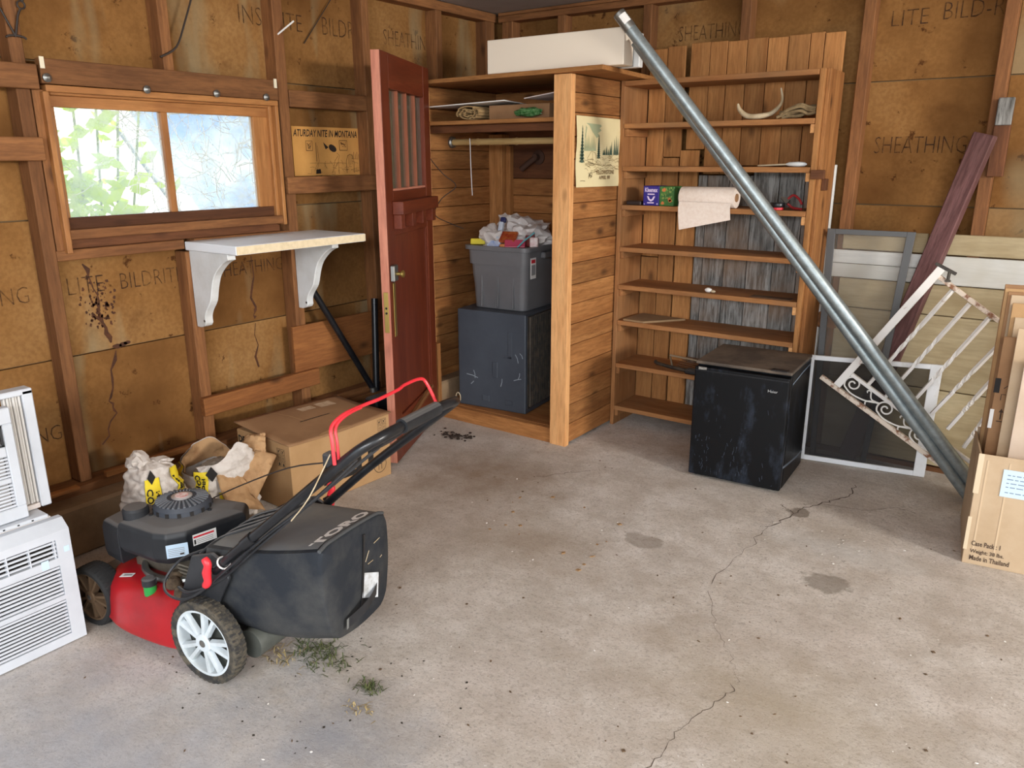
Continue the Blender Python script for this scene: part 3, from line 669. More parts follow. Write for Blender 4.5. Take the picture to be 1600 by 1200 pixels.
# shelf load above the rod
zc = 1.757
tag(obj('paper_sheet', MB().hexa([(-3.17, 3.54, zc + .075), (-2.62, 3.56, zc + .092), (-2.66, 3.86, zc + .085), (-3.15, 3.84, zc + .08)], [(-3.17, 3.54, zc + .080), (-2.62, 3.56, zc + .097), (-2.66, 3.86, zc + .09), (-3.15, 3.84, zc + .085)]), M_PAPERW), 'large white sheet lying across the rolled cloth on the closet shelf', 'sheet')
tag(obj('paper_sheet', MB().hexa([(-2.52, 3.6, zc + .10), (-2.30, 3.6, zc + .125), (-2.30, 3.8, zc + .12), (-2.5, 3.8, zc + .10)], [(-2.52, 3.6, zc + .104), (-2.30, 3.6, zc + .129), (-2.30, 3.8, zc + .124), (-2.5, 3.8, zc + .104)]), plain('paper_pink', srgb(240, 226, 222), .8)), 'small white sheet lying on the brown box on the closet shelf', 'sheet')
sp = []
for k in range(46):
    a = k * .36; r = .012 + .0021 * k * .5; sp.append((r * math.cos(a) * 1.5, r * math.sin(a) * .62))
mb = MB()
for (x, z), (x2, z2) in zip(sp, sp[1:]):
    mb.add([(-2.87 + x, 3.56, zc + .037 + z), (-2.87 + x2, 3.56, zc + .037 + z2), (-2.87 + x2, 3.84, zc + .037 + z2), (-2.87 + x, 3.84, zc + .037 + z)], [(0, 1, 2, 3)])
o = tag(obj('rolled_cloth', mb, plain('burlap', srgb(176, 146, 100), .9, srgb(150, 120, 80), 40, bmp=.3)), 'rolled tan cloth lying on the closet shelf under the white sheet', 'cloth')
so = o.modifiers.new('thickness', 'SOLIDIFY'); so.thickness = .006
tag(obj('flat_carton', MB().box((-2.755, 3.60, zc), (-2.36, 3.90, zc + .074)), M_CARD3, bevel=.003), 'low brown cardboard carton lying on the closet shelf', 'carton')
tag(blob('green_bottle', (-2.46, 3.555, zc + .030), (.09, .022, .022), plain('green_gloss', srgb(40, 92, 44), .2, srgb(120, 160, 110), 60), 5, .3, fr=14), 'crumpled glossy green bottle in front of the brown carton on the closet shelf', 'bottle')
# white case on top
Mw = Matrix.Translation((-2.69, 3.505, 1.980)) @ Matrix.Rotation(R(1.5), 4, 'Z')
wc = thing('flat_pack_case', 'long cream-white case lying on top of the closet under the rafters', 'case', M=Mw)
bx('front_panel', (0, 0, 0), (.795, .10, .165), M_FOAM, wc, Mw, bevel=.003); bx('rear_panel', (0, .15, 0), (.805, .19, .155), M_WHITE, wc, Mw, bevel=.003); bx('filling', (.004, .1005, .004), (.775, .1495, .145), plain('case_grey', srgb(120, 120, 118), .7), wc, Mw)
# cords
tag(obj('string', MB().tube(smoothpath([(-3.035, 3.776, 1.668), (-3.03, 3.774, 1.63), (-3.028, 3.775, 1.5), (-3.02, 3.775, 1.34)]), .003, 6), M_PAPERW, smooth=True), 'white string hanging from the bamboo closet rod', 'string')
tag(obj('hanging_wire', MB().tube(smoothpath([(-3.12, 3.497, 1.625), (-3.105, 3.496, 1.56), (-3.03, 3.52, 1.47), (-3.0, 3.6, 1.40), (-3.06, 3.54, 1.33), (-3.10, 3.52, 1.24), (-3.02, 3.56, 1.19), (-2.95, 3.6, 1.16)]), .0028, 6), M_WIRE, smooth=True), 'thin dark wire looped over a nail on the closet door jamb', 'wire')
tag(obj('fallen_hoop', MB().tube([(-2.99 + .018 * math.cos(a), 3.567, .128 + .032 * math.sin(a)) for a in [k * PI / 8 for k in range(16)]], .003, 6, closed=True), M_BONE, smooth=True), 'small pale wire hoop standing by the foot of the slate appliance', 'hoop')

# ------------------------------------------------------------------ posters
def poster_mat(key, c, c2): return plain(key, c, .9, c2, 4.0)
MP = frame((XW + .003, ys(2.668), zs(1.47)), (0, 1, 0), (0, 0, 1)); PW, PH = .465 * K, .24 * K
po = thing('cartoon_poster', 'tan cartoon poster with slanted black title tacked between the wall studs', 'poster', M=MP)
bx('sheet', (0, 0, 0), (PW, PH, .002), poster_mat('poster_tan', srgb(212, 156, 84), srgb(196, 140, 72)), po, MP)
MP2 = MP @ Matrix.Translation((0, 0, .0027)); M_PINK = plain('poster_ink', srgb(44, 32, 24), .9); M_PLINE = plain('poster_line', srgb(104, 72, 38), .9)
text('ATURDAY NITE IN MONTANA', .04, MP2 @ Matrix.Translation((.008, .195, 0)), M_PINK, po, width=.435, height=.036, shear=.25, bold=.0007)
mb = MB()
def pline(pts, w=.0016): mb.ribbon([(x, y, 0) for x, y in pts], w, (0, 0, 1))
for (x, y, w, h) in ((.085, .125, .042, .048), (.312, .128, .055, .05)):
    pline([(x, y), (x + w, y), (x + w, y + h), (x, y + h), (x, y)], .004)
    for k in range(5): pline([(x + .006 + random.random() * (w - .012), y + .006 + random.random() * (h - .012)) for _ in range(3)], .003)
pline([(x * .36 + .05, .062 + .003 * math.sin(i * 3)) for i, x in enumerate([.15, .3, .5, .7, .85])])
pline([(.15, .07), (.15, .165)], .004); pline([(.165, .07), (.158, .15)], .002)
for cx in (.385,): pline([(cx - .028 + .0, .01), (cx - .03, .07), (cx - .018, .10), (cx, .108), (cx + .018, .10), (cx + .026, .07), (cx + .024, .01)], .003)
for k in range(4): pline([(.372 + k * .009, .055), (.372 + k * .009, .104)], .0018)
pline([(.30, .005), (.30, .08), (.31, .10), (.29, .115)], .002); pline([(.255, .01), (.275, .075), (.30, .10)], .002)
for k in range(26):
    x = random.uniform(.06, .44); y = random.uniform(.004, .06); pline([(x, y), (x + random.uniform(-.03, .03), y + random.uniform(-.01, .03)), (x + random.uniform(-.03, .03), y + random.uniform(0, .04))], .0015)
pline([(.395, .085), (.45, .082), (.45, .02), (.40, .02)], .002)
for k in range(5): pline([(.40 + k * .012, .085), (.40 + k * .012, .11 + .01 * (k % 2))], .003)
o = obj('line_drawing', mb, M_PLINE, po, MP2); o['kind'] = 'stuff'
mb = MB().add([(.262 + .028 * math.cos(a) * (1.0 if math.cos(a) > 0 else .9), .138 + .018 * math.sin(a) - .25 * .028 * math.cos(a), 0) for a in [k * PI / 8 for k in range(16)]], [tuple(range(16))])
mb.add([(.235, .142, 0), (.20, .168, 0), (.207, .150, 0), (.215, .132, 0)], [(0, 1, 2, 3)])
mb.add([(.14, .008, 0), (.175, .010, 0), (.172, .032, 0), (.143, .03, 0)], [(0, 1, 2, 3)])
o = obj('line_drawing', mb, M_PINK, po, MP2); o['kind'] = 'stuff'
# mountain print on the closet side
MP = frame((SX + .004, FY + .045, 1.405), (0, 1, 0), (0, 0, 1))
po2 = thing('mountain_print', 'cream paper print of a mountain, pines and campsite tacked to the closet side', 'poster', M=MP)
mb = MB().grid(lambda u, v: (u * .475 - .004 * math.sin(v * 9), v * .352 + .004 * (1 - u), .002 + .0035 * math.sin(v * 9 + 1) * (abs(u - .5) * 2) ** 2 + .002), 8, 14)
sh = obj('sheet', mb, poster_mat('print_cream', srgb(232, 218, 172), srgb(222, 206, 158)), po2, MP, smooth=True)
MP2 = MP @ Matrix.Translation((0, 0, .0062)); M_GRN = plain('print_green', srgb(92, 116, 96), .9, srgb(126, 146, 118), 30); M_GRN2 = plain('print_pale_green', srgb(168, 176, 140), .9); M_TAN = plain('print_tan', srgb(206, 184, 132), .9); M_PINE_D = plain('print_dark', srgb(70, 92, 78), .9)
def poly(m, pts, z=0): m.add([(x, y, z) for x, y in pts], [tuple(range(len(pts)))])
mb = MB(); poly(mb, [(.09, .322), (.24, .318), (.25, .31), (.225, .30), (.25, .29), (.21, .275), (.23, .262), (.20, .25), (.15, .285), (.14, .295), (.125, .31)]); poly(mb, [(.08, .25), (.09, .31), (.10, .30), (.085, .25)])
o = obj('print', mb, M_GRN2, po2, MP2); o['kind'] = 'stuff'
mb = MB()
for x in [.08 + .011 * k for k in range(11)]:
    h = .03 + .05 * random.random(); poly(mb, [(x - .005, .185), (x + .005, .185), (x, .20 + h)], .0001)
obj('print', mb, M_GRN2, po2, MP2)
mb = MB()
for (x, y0, y1, w) in ((.055, .13, .305, .022), (.225, .15, .265, .017)):
    n = 11
    for k in range(n):
        yy = y0 + (y1 - y0) * k / n; ww = w * (1 - k / n) + .003; poly(mb, [(x - ww, yy), (x, yy - .004), (x + ww, yy), (x, yy + (y1 - y0) / n * 1.5)], .0002)
for x, h in ((.29, .03), (.31, .045), (.33, .03), (.365, .07), (.395, .085), (.415, .10), (.435, .09), (.35, .05), (.275, .025)):
    poly(mb, [(x - .009, .165), (x + .009, .165), (x, .168 + h)], .0002)
o = obj('print', mb, M_PINE_D, po2, MP2); o['kind'] = 'stuff'
mb = MB()
for k in range(70):
    x = random.uniform(.06, .44); y = random.uniform(.085, .165) - .02 * (x < .2); pts = [(x, y, .0003)]
    for q in range(3): pts.append((pts[-1][0] + random.uniform(.004, .022), pts[-1][1] + random.uniform(-.008, .006), .0003))
    mb.ribbon(pts, .0016, (0, 0, 1))
for pts in ([(.11, .15), (.15, .185), (.19, .175), (.22, .14), (.19, .12), (.12, .125), (.11, .15)], [(.16, .18), (.165, .125)], [(.19, .176), (.205, .125)]):
    mb.ribbon([(x, y, .0003) for x, y in pts], .002, (0, 0, 1))
for k in range(9): mb.ribbon([(.12 + random.random() * .04, .045 + random.random() * .012, .0003), (.13 + random.random() * .03, .06 + random.random() * .02, .0003)], .003, (0, 0, 1))
mb.ribbon([(.04, .035, .0003), (.06, .036, .0003), (.09, .034, .0003)], .003, (0, 0, 1))
obj('print', mb, plain('print_brown', srgb(136, 118, 84), .9), po2, MP2)
M_PTXT = plain('print_text', srgb(128, 104, 70), .9)
text('YELLOWSTONE', .03, MP2 @ Matrix.Translation((.20, .066, .0003)), M_PTXT, po2, width=.20, height=.022, bold=.0006)
text('APRIL 88', .03, MP2 @ Matrix.Translation((.235, .040, .0003)), M_PTXT, po2, width=.12, height=.019, bold=.0006)

# ------------------------------------------------------------------ bookshelf
bs = thing('bookshelf', 'tall open wooden bookshelf with nine shelves and mismatched back boards', 'bookshelf', (-1.62, 4.14, 0))
BF = 4.0; BB = 4.276
def sp_(name, a, b, m, ax, jit=0.0, bev=.002): return bx(name, a, b, m(ax), bs, bevel=bev, jit=jit)
sp_('upright', (-2.158, BF, 0), (-2.134, BB - .001, 1.956), W_SHELF, 'Z'); sp_('upright', (-1.118, BF, 0), (-1.094, BB - .001, 1.955), W_BACK, 'Z')
sp_('upright_facing', (-1.0935, BF + .03, 0), (-1.076, BB - .001, 1.955), W_PINE, 'Z')
ZSH = [1.953, 1.735, 1.510, 1.302, 1.068, .853, .643, .386, .122]
for i, z in enumerate(ZSH):
    mat = W_SHELF('X') if i != 1 else W_SHELF('X')
    bx('shelf', (-2.132, BF - (.004 if i == 0 else 0) - random.uniform(0, .004), z - .026), (-1.12, BB - .002, z), mat, bs, bevel=.002)
    if i: 
        sp_('cleat', (-2.133, BF + .012, z - .066), (-2.113, BB - .02, z - .027), W_SHELF, 'Y'); sp_('cleat', (-1.139, BF + .004, z - .068), (-1.1185, BB - .02, z - .027), W_POST, 'Y')
# upright back boards, upper set pine, lower right set grey barn wood
def bb(x0, x1, z0, z1, m, d=0.0): bx('back_board', (x0 * 1.013, BB + d, zs(z0)), (x1 * 1.013, BB + .0195, zs(z1)), m('Z'), bs, bevel=.0015, jit=.002)
xs_ = [-2.105, -1.998, -1.893, -1.865, -1.755, -1.66, -1.556, -1.450, -1.345, -1.24, -1.172, -1.078]
top = [2.128, 2.135, None, 2.142, 2.14, 2.136, 2.14, 2.135, 2.138, 2.142, 2.136]
tops = iter(top)
for i, (a, b) in enumerate(zip(xs_, xs_[1:])):
    tz = next(tops)
    if tz is None: continue
    if i < 2: bb(a + .002, b - .002, 1.56 if i else 1.0, tz, W_BACK, random.uniform(0, .004))
    elif a < -1.56: bb(a + .002, b - .002, 1.47 if i != 3 else 1.60, tz, W_BACK, random.uniform(0, .004))
    else: bb(a + .002, b - .002, 1.515, tz, W_BACK, random.uniform(0, .004))
bb(-2.105, -2.0, .04, .995, W_BACK); bb(-1.995, -1.902, .04, 1.555, W_BACK); bb(-1.892, -1.783, .04, 1.595, W_BACK)
gx = [-1.778, -1.725, -1.60, -1.47, -1.33, -1.20, -1.105]
for a, b in zip(gx, gx[1:]): bb(a + .002, b - .002, .04, 1.463 if a < -1.56 else 1.508, W_GREY, random.uniform(0, .004))
sp_('side_block', (-1.11, BF - .022, 1.455), (-1.045, BF - .0005, 1.498), W_DARK, 'X'); sp_('side_block', (-1.0755, BF + .06, 1.40), (-1.055, BF + .11, 1.455), W_DARK, 'Z')
sp_('back_sheet', (-1.075, BB - .012, .02), (-1.068, BB + .019, 1.52), W_WHITE, 'Z')

# things on the bookshelf
def onshelf(i): return ZSH[i] + .0005
mb = MB()
pts = smoothpath([(-1.512, 4.03, 1.815), (-1.50, 4.03, 1.785), (-1.46, 4.03, 1.755), (-1.40, 4.03, 1.752), (-1.345, 4.06, 1.768), (-1.315, 4.10, 1.82), (-1.325, 4.10, 1.885)], 5)
tag(obj('antler', MB().tube(pts, [.003 + .0105 * math.sin(PI * min(1, (i + .5) / len(pts)) ** .8) for i in range(len(pts))], 10), M_BONE, smooth=True), 'curved pale antler lying on the second shelf from the top', 'antler')
mb = MB()
for k in range(9):
    y0 = 4.02 + .022 * (k % 4); z0 = 1.745 + .012 * (k // 3)
    mb.tube(smoothpath([(-1.31 + .02 * (k % 3), y0, z0 - .002), (-1.26, y0 + random.uniform(-.01, .02), z0 + random.uniform(0, .025)), (-1.20, y0, z0 + random.uniform(.0, .035)), (-1.16, y0 + .01, z0 + random.uniform(0, .03)), (-1.127, y0 + .01, z0 + random.uniform(.0, .025))]), .0075, 7)
tag(obj('rope_coil', mb, M_ROPE, smooth=True), 'loosely coiled tan rope at the right end of the second shelf', 'rope')
br = thing('brush', 'small brush with a white head on the third shelf down', 'brush', (-1.23, 4.03, 1.512))
obj('head', MB().lathe([(.004, 0), (.010, .015), (.012, .06), (.010, .09), (.003, .10)], 12, frame((-1.245, 4.03, 1.5235), (0, 1, 0), (0, 0, 1))), M_WHITE, br, smooth=True)
obj('handle', MB().tube([(-1.39, 4.045, 1.516), (-1.245, 4.03, 1.5225)], .004, 8), M_BONE, br, smooth=True)
MT_ = Matrix.Translation((-2.008, 4.02, onshelf(3)))
tb = thing('tissue_box', 'dark blue tissue box with white lettering on the fourth shelf', 'tissue box', M=MT_)
bx('carton', (0, 0, 0), (.094, .10, .105), plain('tissue_blue', srgb(46, 36, 130), .5), tb, MT_, bevel=.002)
Mf = MT_ @ frame((0, -.0006, 0), (1, 0, 0), (0, 0, 1)); M_LILAC = plain('tissue_print', srgb(222, 206, 236), .6)
text('Kleenex', .03, Mf @ Matrix.Translation((.008, .073, 0)), M_LILAC, tb, width=.076, height=.024, bold=.0008)
mb = MB(); poly(mb, [(.022, .05), (.032, .05), (.040, .036), (.047, .033), (.054, .036), (.062, .05), (.072, .05), (.062, .03), (.047, .022), (.032, .03)]); poly(mb, [(.026, .058), (.068, .058), (.068, .064), (.026, .064)]); poly(mb, [(.025, .012), (.065, .012), (.065, .018), (.025, .018)])
poly(mb, [(.085 + .004 * math.cos(a), .010 + .004 * math.sin(a)) for a in [k * PI / 4 for k in range(8)]]); poly(mb, [(.008 + .003 * math.cos(a), .008 + .003 * math.sin(a)) for a in [k * PI / 4 for k in range(8)]])
o = obj('print', mb, M_LILAC, tb, Mf); o['kind'] = 'stuff'
MT_ = Matrix.Translation((-1.911, 4.02, onshelf(3)))
tb = thing('tissue_box', 'green tissue box with a leafy orange-flower print beside the blue box', 'tissue box', M=MT_)
bx('carton', (0, 0, 0), (.086, .10, .104), plain('tissue_green', srgb(52, 104, 52), .5, srgb(80, 130, 58), 40), tb, MT_, bevel=.002)
mb = MB(); mb2 = MB(); Mf = MT_ @ frame((0, -.0006, 0), (1, 0, 0), (0, 0, 1))
for k in range(34):
    x = random.uniform(.008, .078); y = random.uniform(.008, .09); s_ = random.choice((-1, 1)); poly(mb, [(x, y), (x + .004 * s_, y + .006), (x + .003 * s_, y + .014), (x - .001 * s_, y + .006)])
for (x, y, r) in ((.026, .085, .011), (.06, .035, .013), (.02, .015, .011), (.066, .028, .009)): poly(mb2, [(x + r * math.cos(a) * random.uniform(.6, 1.1), y + r * math.sin(a) * random.uniform(.7, 1.2)) for a in [k * PI / 5 for k in range(10)]])
obj('print', mb, plain('leaf_print', srgb(150, 170, 90), .6), tb, Mf); obj('print', mb2, plain('flower_print', srgb(196, 116, 60), .6), tb, Mf @ Matrix.Translation((0, 0, .0002)))
tag(bx('dark_case', (-2.11, 4.015, onshelf(3)), (-2.02, 4.07, 1.325), plain('case_dark', srgb(42, 30, 28), .5), bevel=.004, base=True), 'small dark case lying left of the blue tissue box', 'case')
# paper towel roll lying along the shelf edge with its loose sheet hanging down
pt = thing('paper_towel_roll', 'white paper towel roll on the fourth shelf with one sheet hanging down', 'paper towel roll', (-1.63, 4.02, onshelf(3)))
Mr = frame((-1.782, 4.030, 1.355), (0, 0, 1), (0, -1, 0))
Mr = Matrix.Translation((-1.782, 4.030, 1.355)) @ Matrix.Rotation(R(2.0), 4, 'Y') @ Matrix.Rotation(PI / 2, 4, 'Y')
Mr = Matrix.Translation((-1.782, 4.032, 1.3555)) @ Matrix.Rotation(PI / 2, 4, 'Y')
obj('roll', MB().lathe([(.020, .004), (.052, 0), (.053, .004), (.053, .296), (.052, .30), (.020, .298)], 32, Mr), M_TOWEL, pt, smooth=True, ang=.9)
obj('core', MB().lathe([(.019, -.002), (.021, -.002), (.021, .303), (.019, .303)], 16, Mr), M_CARD3, pt, smooth=True)
def sheet(u, v):
    x = -1.778 + .288 * u; L = (.138 - .062 * u) * v
    return (x + .012 * v * (1 - u), 3.974 - .006 * math.sin(v * 3 + u) + .006 * v * u, 1.322 - L) if v > 0 else (x, 3.981, 1.330)
obj('loose_sheet', MB().grid(sheet, 10, 8), M_TOWEL, pt, smooth=True)
tp_ = thing('tape_roll', 'black tape roll lying at the right end of the fourth shelf', 'tape', (-1.275, 4.05, onshelf(3)))
obj('roll', MB().lathe([(.016, 0), (.034, 0), (.036, .004), (.036, .02), (.034, .023), (.016, .023)], 20, Matrix.Translation((-1.275, 4.05, onshelf(3) + .012))), M_BLACKM, tp_, smooth=True)
obj('core', MB().lathe([(.030, 0), (.030, .0115)], 14, Matrix.Translation((-1.275, 4.05, onshelf(3)))), M_REDP, tp_)
pl = thing('pliers', 'red-handled pliers lying at the right end of the fourth shelf', 'pliers', (-1.19, 4.05, onshelf(3)))
for s_ in (-1, 1):
    obj('handle', MB().tube(smoothpath([(-1.225, 4.05, 1.345 + .012 * s_), (-1.20, 4.05, 1.345 + .03 * s_), (-1.17, 4.04, 1.335 + .024 * s_), (-1.15, 4.03, 1.322 + .012 * s_)]), .006, 8), plain('plier_red', srgb(150, 36, 40), .45), pl, smooth=True)
obj('jaws', MB().prism([(-.008, -.012), (.0, -.014), (.04, -.004), (.042, .004), (0, .014), (-.008, .012)], -.006, .006, frame((-1.228, 4.05, 1.345), (-.8, .2, .4), (0, .6, 1))), M_ZINC, pl)
sk = thing('tiny_skull', 'tiny white animal skull on the sixth shelf', 'skull', (-1.595, 4.03, onshelf(5)))
blob('cranium', (-1.600, 4.03, onshelf(5) + .014), (.020, .015, .013), M_PAPERW, 8, .15, 2, parent=sk); blob('snout', (-1.572, 4.028, onshelf(5) + .009), (.014, .009, .008), M_BONE, 9, .15, 2, parent=sk)
tag(obj('flat_tile', MB().hexa([(-2.10, 4.01, .6435), (-1.965, 4.003, .6435), (-1.80, 4.22, .6435), (-2.09, 4.24, .6435)], [(-2.10, 4.01, .655), (-1.965, 4.003, .655), (-1.80, 4.22, .655), (-2.09, 4.24, .655)]), plain('tile_tan', srgb(150, 122, 88), .8, srgb(132, 104, 74), 8), bevel=.002), 'square tan tile lying at the left end of the seventh shelf', 'tile')
tag(bx('dark_card', (-1.37, 4.02, onshelf(5)), (-1.16, 4.09, onshelf(5) + .003), plain('card_dark', srgb(92, 66, 44), .8)), 'thin dark card lying at the right end of the sixth shelf', 'card')
pb = thing('pry_bar', 'dark pry bar lying on the eighth shelf beside the black fridge', 'pry bar', (-1.75, 4.08, onshelf(7)))
obj('bar', MB().tube(smoothpath([(-1.93, 4.12, .402), (-1.91, 4.10, .398), (-1.80, 4.06, .398), (-1.70, 4.04, .398), (-1.55, 4.02, .398)]), .010, 10), M_COIL, pb, smooth=True); bx('sleeve', (-1.70, 4.005, .3875), (-1.52, 4.055, .412), M_BLACKP, pb, bevel=.006)
wr = thing('wire_rack', 'rusty wire rack leaning on the eighth shelf behind the black fridge', 'rack', (-1.6, 4.12, onshelf(7)))
for i in range(7): obj('wire', MB().tube([(-1.80 + .006 * i, 4.10 + .012 * i, .395 + .008 * i), (-1.44, 4.07 + .012 * i, .39 + .008 * i)], .0028, 6), plain('rust_wire', srgb(110, 78, 54), .8), wr)
obj('frame', MB().tube([(-1.81, 4.09, .39), (-1.81, 4.05, .47), (-1.40, 3.995, .465)], .006, 6), plain('rack_frame', srgb(150, 132, 108), .6), wr)

# ------------------------------------------------------------------ white wall shelf and other things on the left wall
ws = thing('wall_shelf', 'white painted wall shelf on two curved brackets below the window', 'shelf', (-3.05, 2.36, 1.16))
bx('board', (XS + .002, 1.995, 1.162), (-2.865, 2.735, 1.200), plain('shelf_white', srgb(236, 240, 244), .45, srgb(226, 220, 206), 7.0, .6, .85), ws, bevel=.003)
bx('front_edge', (-2.8648, 1.997, 1.164), (-2.8625, 2.733, 1.198), plain('chip_edge', srgb(232, 214, 180), .8, srgb(214, 196, 160), 40), ws)
def bracket(y):
    pr = [(0, 1.161), (.285, 1.161), (.285, 1.135), (.24, 1.115), (.19, 1.07), (.155, 1.01), (.13, .95), (.095, .905), (.075, .875), (.072, .84), (.062, .822), (.03, .812), (0, .812)]
    pr = pr[:3] + [(p.x, p.y) for p in smoothpath([(x, z, 0) for x, z in ((.285, 1.135), (.235, 1.112), (.175, 1.06), (.145, 1.0), (.125, .94), (.088, .895), (.072, .865), (.072, .835))], 3)] + pr[10:]
    M = frame((XS + .003, y, 0), (1, 0, 0), (0, 0, 1))
    b = obj('bracket', MB().prism(pr, -.02, .02, M), M_WHITE, ws, bevel=.003)
    obj('screw', MB().lathe([(.006, 0), (.006, .002)], 10, Matrix.Translation((XS + .066, y - .0, .845)) @ Matrix.Rotation(PI / 2, 4, 'X') @ Matrix.Translation((0, 0, .019))), M_COIL, b)
bracket(2.03); bracket(2.615)
st = thing('folding_stand', 'black folded steel stand leaning on the left wall behind the door', 'stand', (-3.12, 2.98, 0))
obj('leg', MB().tube([(-3.19, 2.63, .94), (-3.13, 2.99, .29)], .017, 10), M_BLACKM, st, smooth=True)
obj('leg', MB().tube([(-3.17, 3.07, .80), (-3.13, 3.01, .28)], .019, 10), M_BLACKM, st, smooth=True)
obj('foot', MB().lathe([(.018, 0), (.018, .025)], 12, Matrix.Translation((-3.12, 2.975, .285))), M_ZINC, st, smooth=True)
bx('base_box', (-3.095, 2.88, 0), (-3.0, 3.06, .28), M_BLACKP, st, bevel=.01)
tag(obj('tie_wire', MB().tube([(XS + .012 + .0 * a, ys(1.408) + .034 * math.cos(a), zs(1.965) + .010 * math.sin(a)) for a in [k * PI / 8 for k in range(0, 9)]], .004, 6).tube(smoothpath([(XS + .012, ys(1.408), zs(1.975)), (XS + .014, ys(1.424), zs(2.04)), (XS + .015, ys(1.436), zs(2.065))]), .004, 6)
    .tube([(XS + .015, ys(1.440) + .013 * math.cos(a), zs(2.078) + .013 * math.sin(a)) for a in [k * PI / 6 for k in range(12)]], .0035, 6, closed=True).tube(smoothpath([(XS + .015, ys(1.445), zs(2.09)), (XS + .02, ys(1.455), zs(2.12)), (XS + .02, ys(1.455), zs(2.2))]), .004, 6).tube([(XS + .012, ys(1.408), zs(1.97)), (XS + .01, ys(1.37), zs(2.06))], .0035, 6), M_WIRE, smooth=True), 'dark tie wire with an eye twisted round the stud above the window corner', 'wire')
tag(obj('twisted_wire', MB().tube(smoothpath([(XS + .01, ys(1.954), zs(1.955)), (XS + .012, ys(2.03), zs(2.0)), (XS + .014, ys(2.08), zs(2.10)), (XS + .016, ys(2.14), zs(2.24))]), .0045, 6), M_WIRE, smooth=True), 'dark twisted cord slanting up from the stud above the window', 'cord')
tag(obj('thin_wire', MB().tube([(XW + .012, ys(2.78), zs(2.10)), (XW + .02, ys(2.97), zs(2.33))], .0025, 6), M_WIRE), 'thin straight dark wire slanting across the board above the poster', 'wire')
tag(obj('white_peg', MB().tube([(XS - .005, ys(2.57), zs(2.112)), (XS + .08, ys(2.60), zs(2.165))], .004, 8), M_PAPERW, smooth=True), 'thin white peg sticking out of a stud near the ceiling', 'peg')

# ------------------------------------------------------------------ stacked window air conditioners
def slats(p, x, y0, y1, z0, z1, n, mat, h=.38):
    st_ = (z1 - z0) / n
    for i in range(n):
        z = z0 + st_ * (i + .5); mb = MB().box((x - .004, y0, z - st_ * h * .72), (x, y1, z + st_ * h * .72))
        obj('slat', mb, mat, p)
M_ACW = plain('ac_white', srgb(200, 204, 210), .45, srgb(188, 192, 198), 4.0); M_ACD = plain('ac_dark', srgb(46, 38, 34), .8); M_ACT = plain('ac_top', srgb(222, 214, 208), .6, srgb(170, 134, 112), 6.0, .5, .85)
ac = thing('air_conditioner', 'large white window air conditioner standing on the floor under a smaller one', 'air conditioner', (-2.72, .75, 0))
X0 = -2.522; Y0, Y1 = .30, 1.028
bx('case', (-3.0, Y0, .0), (X0 - .06, Y1 - .02, .435), M_ACT, ac, bevel=.004)
mb = MB().prism([(X0, .004), (X0 - .002, .395), (X0 - .035, .428), (X0 - .061, .43), (X0 - .061, .004)], 0, Y1 - Y0, frame((0, Y1, 0), (1, 0, 0), (0, 0, 1)))
bz = MB()
def fr(z0, z1, y0, y1): bz.box((X0 - .03, y0, z0), (X0, y1, z1))
fr(.004, .035, Y0, Y1); fr(.162, .178, Y0, Y1 - .045); fr(.285, .312, Y0, Y1 - .045); fr(.375, .402, Y0, Y1); fr(.035, .375, Y1 - .045, Y1)
bz.hexa([(X0 - .03, Y0, .402), (X0, Y0, .402), (X0, Y1, .402), (X0 - .03, Y1, .402)], [(X0 - .06, Y0, .432), (X0 - .035, Y0, .432), (X0 - .035, Y1, .432), (X0 - .06, Y1, .432)])
obj('bezel', bz, M_ACW, ac)
bx('side_skin', (X0 - .06, Y1 - .006, .004), (X0 - .029, Y1 - .0005, .40), M_ACW, ac); bx('grille_backing', (X0 - .058, Y0, .03), (X0 - .034, Y1 - .04, .38), M_ACD, ac)
slats(ac, X0 - .002, Y0, Y1 - .046, .036, .161, 10, M_ACW); slats(ac, X0 - .002, Y0, Y1 - .046, .179, .284, 8, M_ACW); slats(ac, X0 - .004, Y0, Y1 - .046, .314, .374, 4, M_ACW, .3)
for y in (.835, .90, .975): bx('vane', (X0 - .018, y, .312), (X0 - .003, y + .004, .376), M_ACW, ac)
bx('tape', (X0 + .0004, .93, .288), (X0 + .001, .952, .318), M_PAPERB, ac); bx('tape', (X0 + .0004, 1.003, .325), (X0 + .001, 1.02, .345), M_PAPERB, ac)
bx('top_flange', (-2.96, Y0, .4355), (X0 - .055, Y1 - .03, .447), M_ACW, ac, bevel=.003)
for i in range(14): bx('rivet', (X0 - .0552, .40 + i * .042, .440), (X0 - .0535, .406 + i * .042, .444), M_INK, ac)
ac2 = thing('air_conditioner', 'smaller white window air conditioner stacked on top with an accordion side panel', 'air conditioner', (-2.75, .68, .448))
X1 = -2.60; Ya, Yb, Zb = .35, .952, .448
bx('case', (-2.96, Ya + .02, Zb + .01), (X1 - .03, Yb - .03, .80), M_ACT, ac2, bevel=.004)
bz = MB()
def fr2(z0, z1, y0, y1): bz.box((X1 - .03, y0, Zb + z0), (X1, y1, Zb + z1))
fr2(.002, .045, Ya, Yb); fr2(.128, .145, Ya, Yb - .03); fr2(.215, .25, Ya, Yb - .03); fr2(.318, .37, Ya, Yb); fr2(.045, .318, Yb - .03, Yb)
obj('bezel', bz, M_ACW, ac2, bevel=.003); bx('grille_backing', (X1 - .05, Ya, Zb + .04), (X1 - .032, Yb - .028, Zb + .34), M_ACD, ac2)
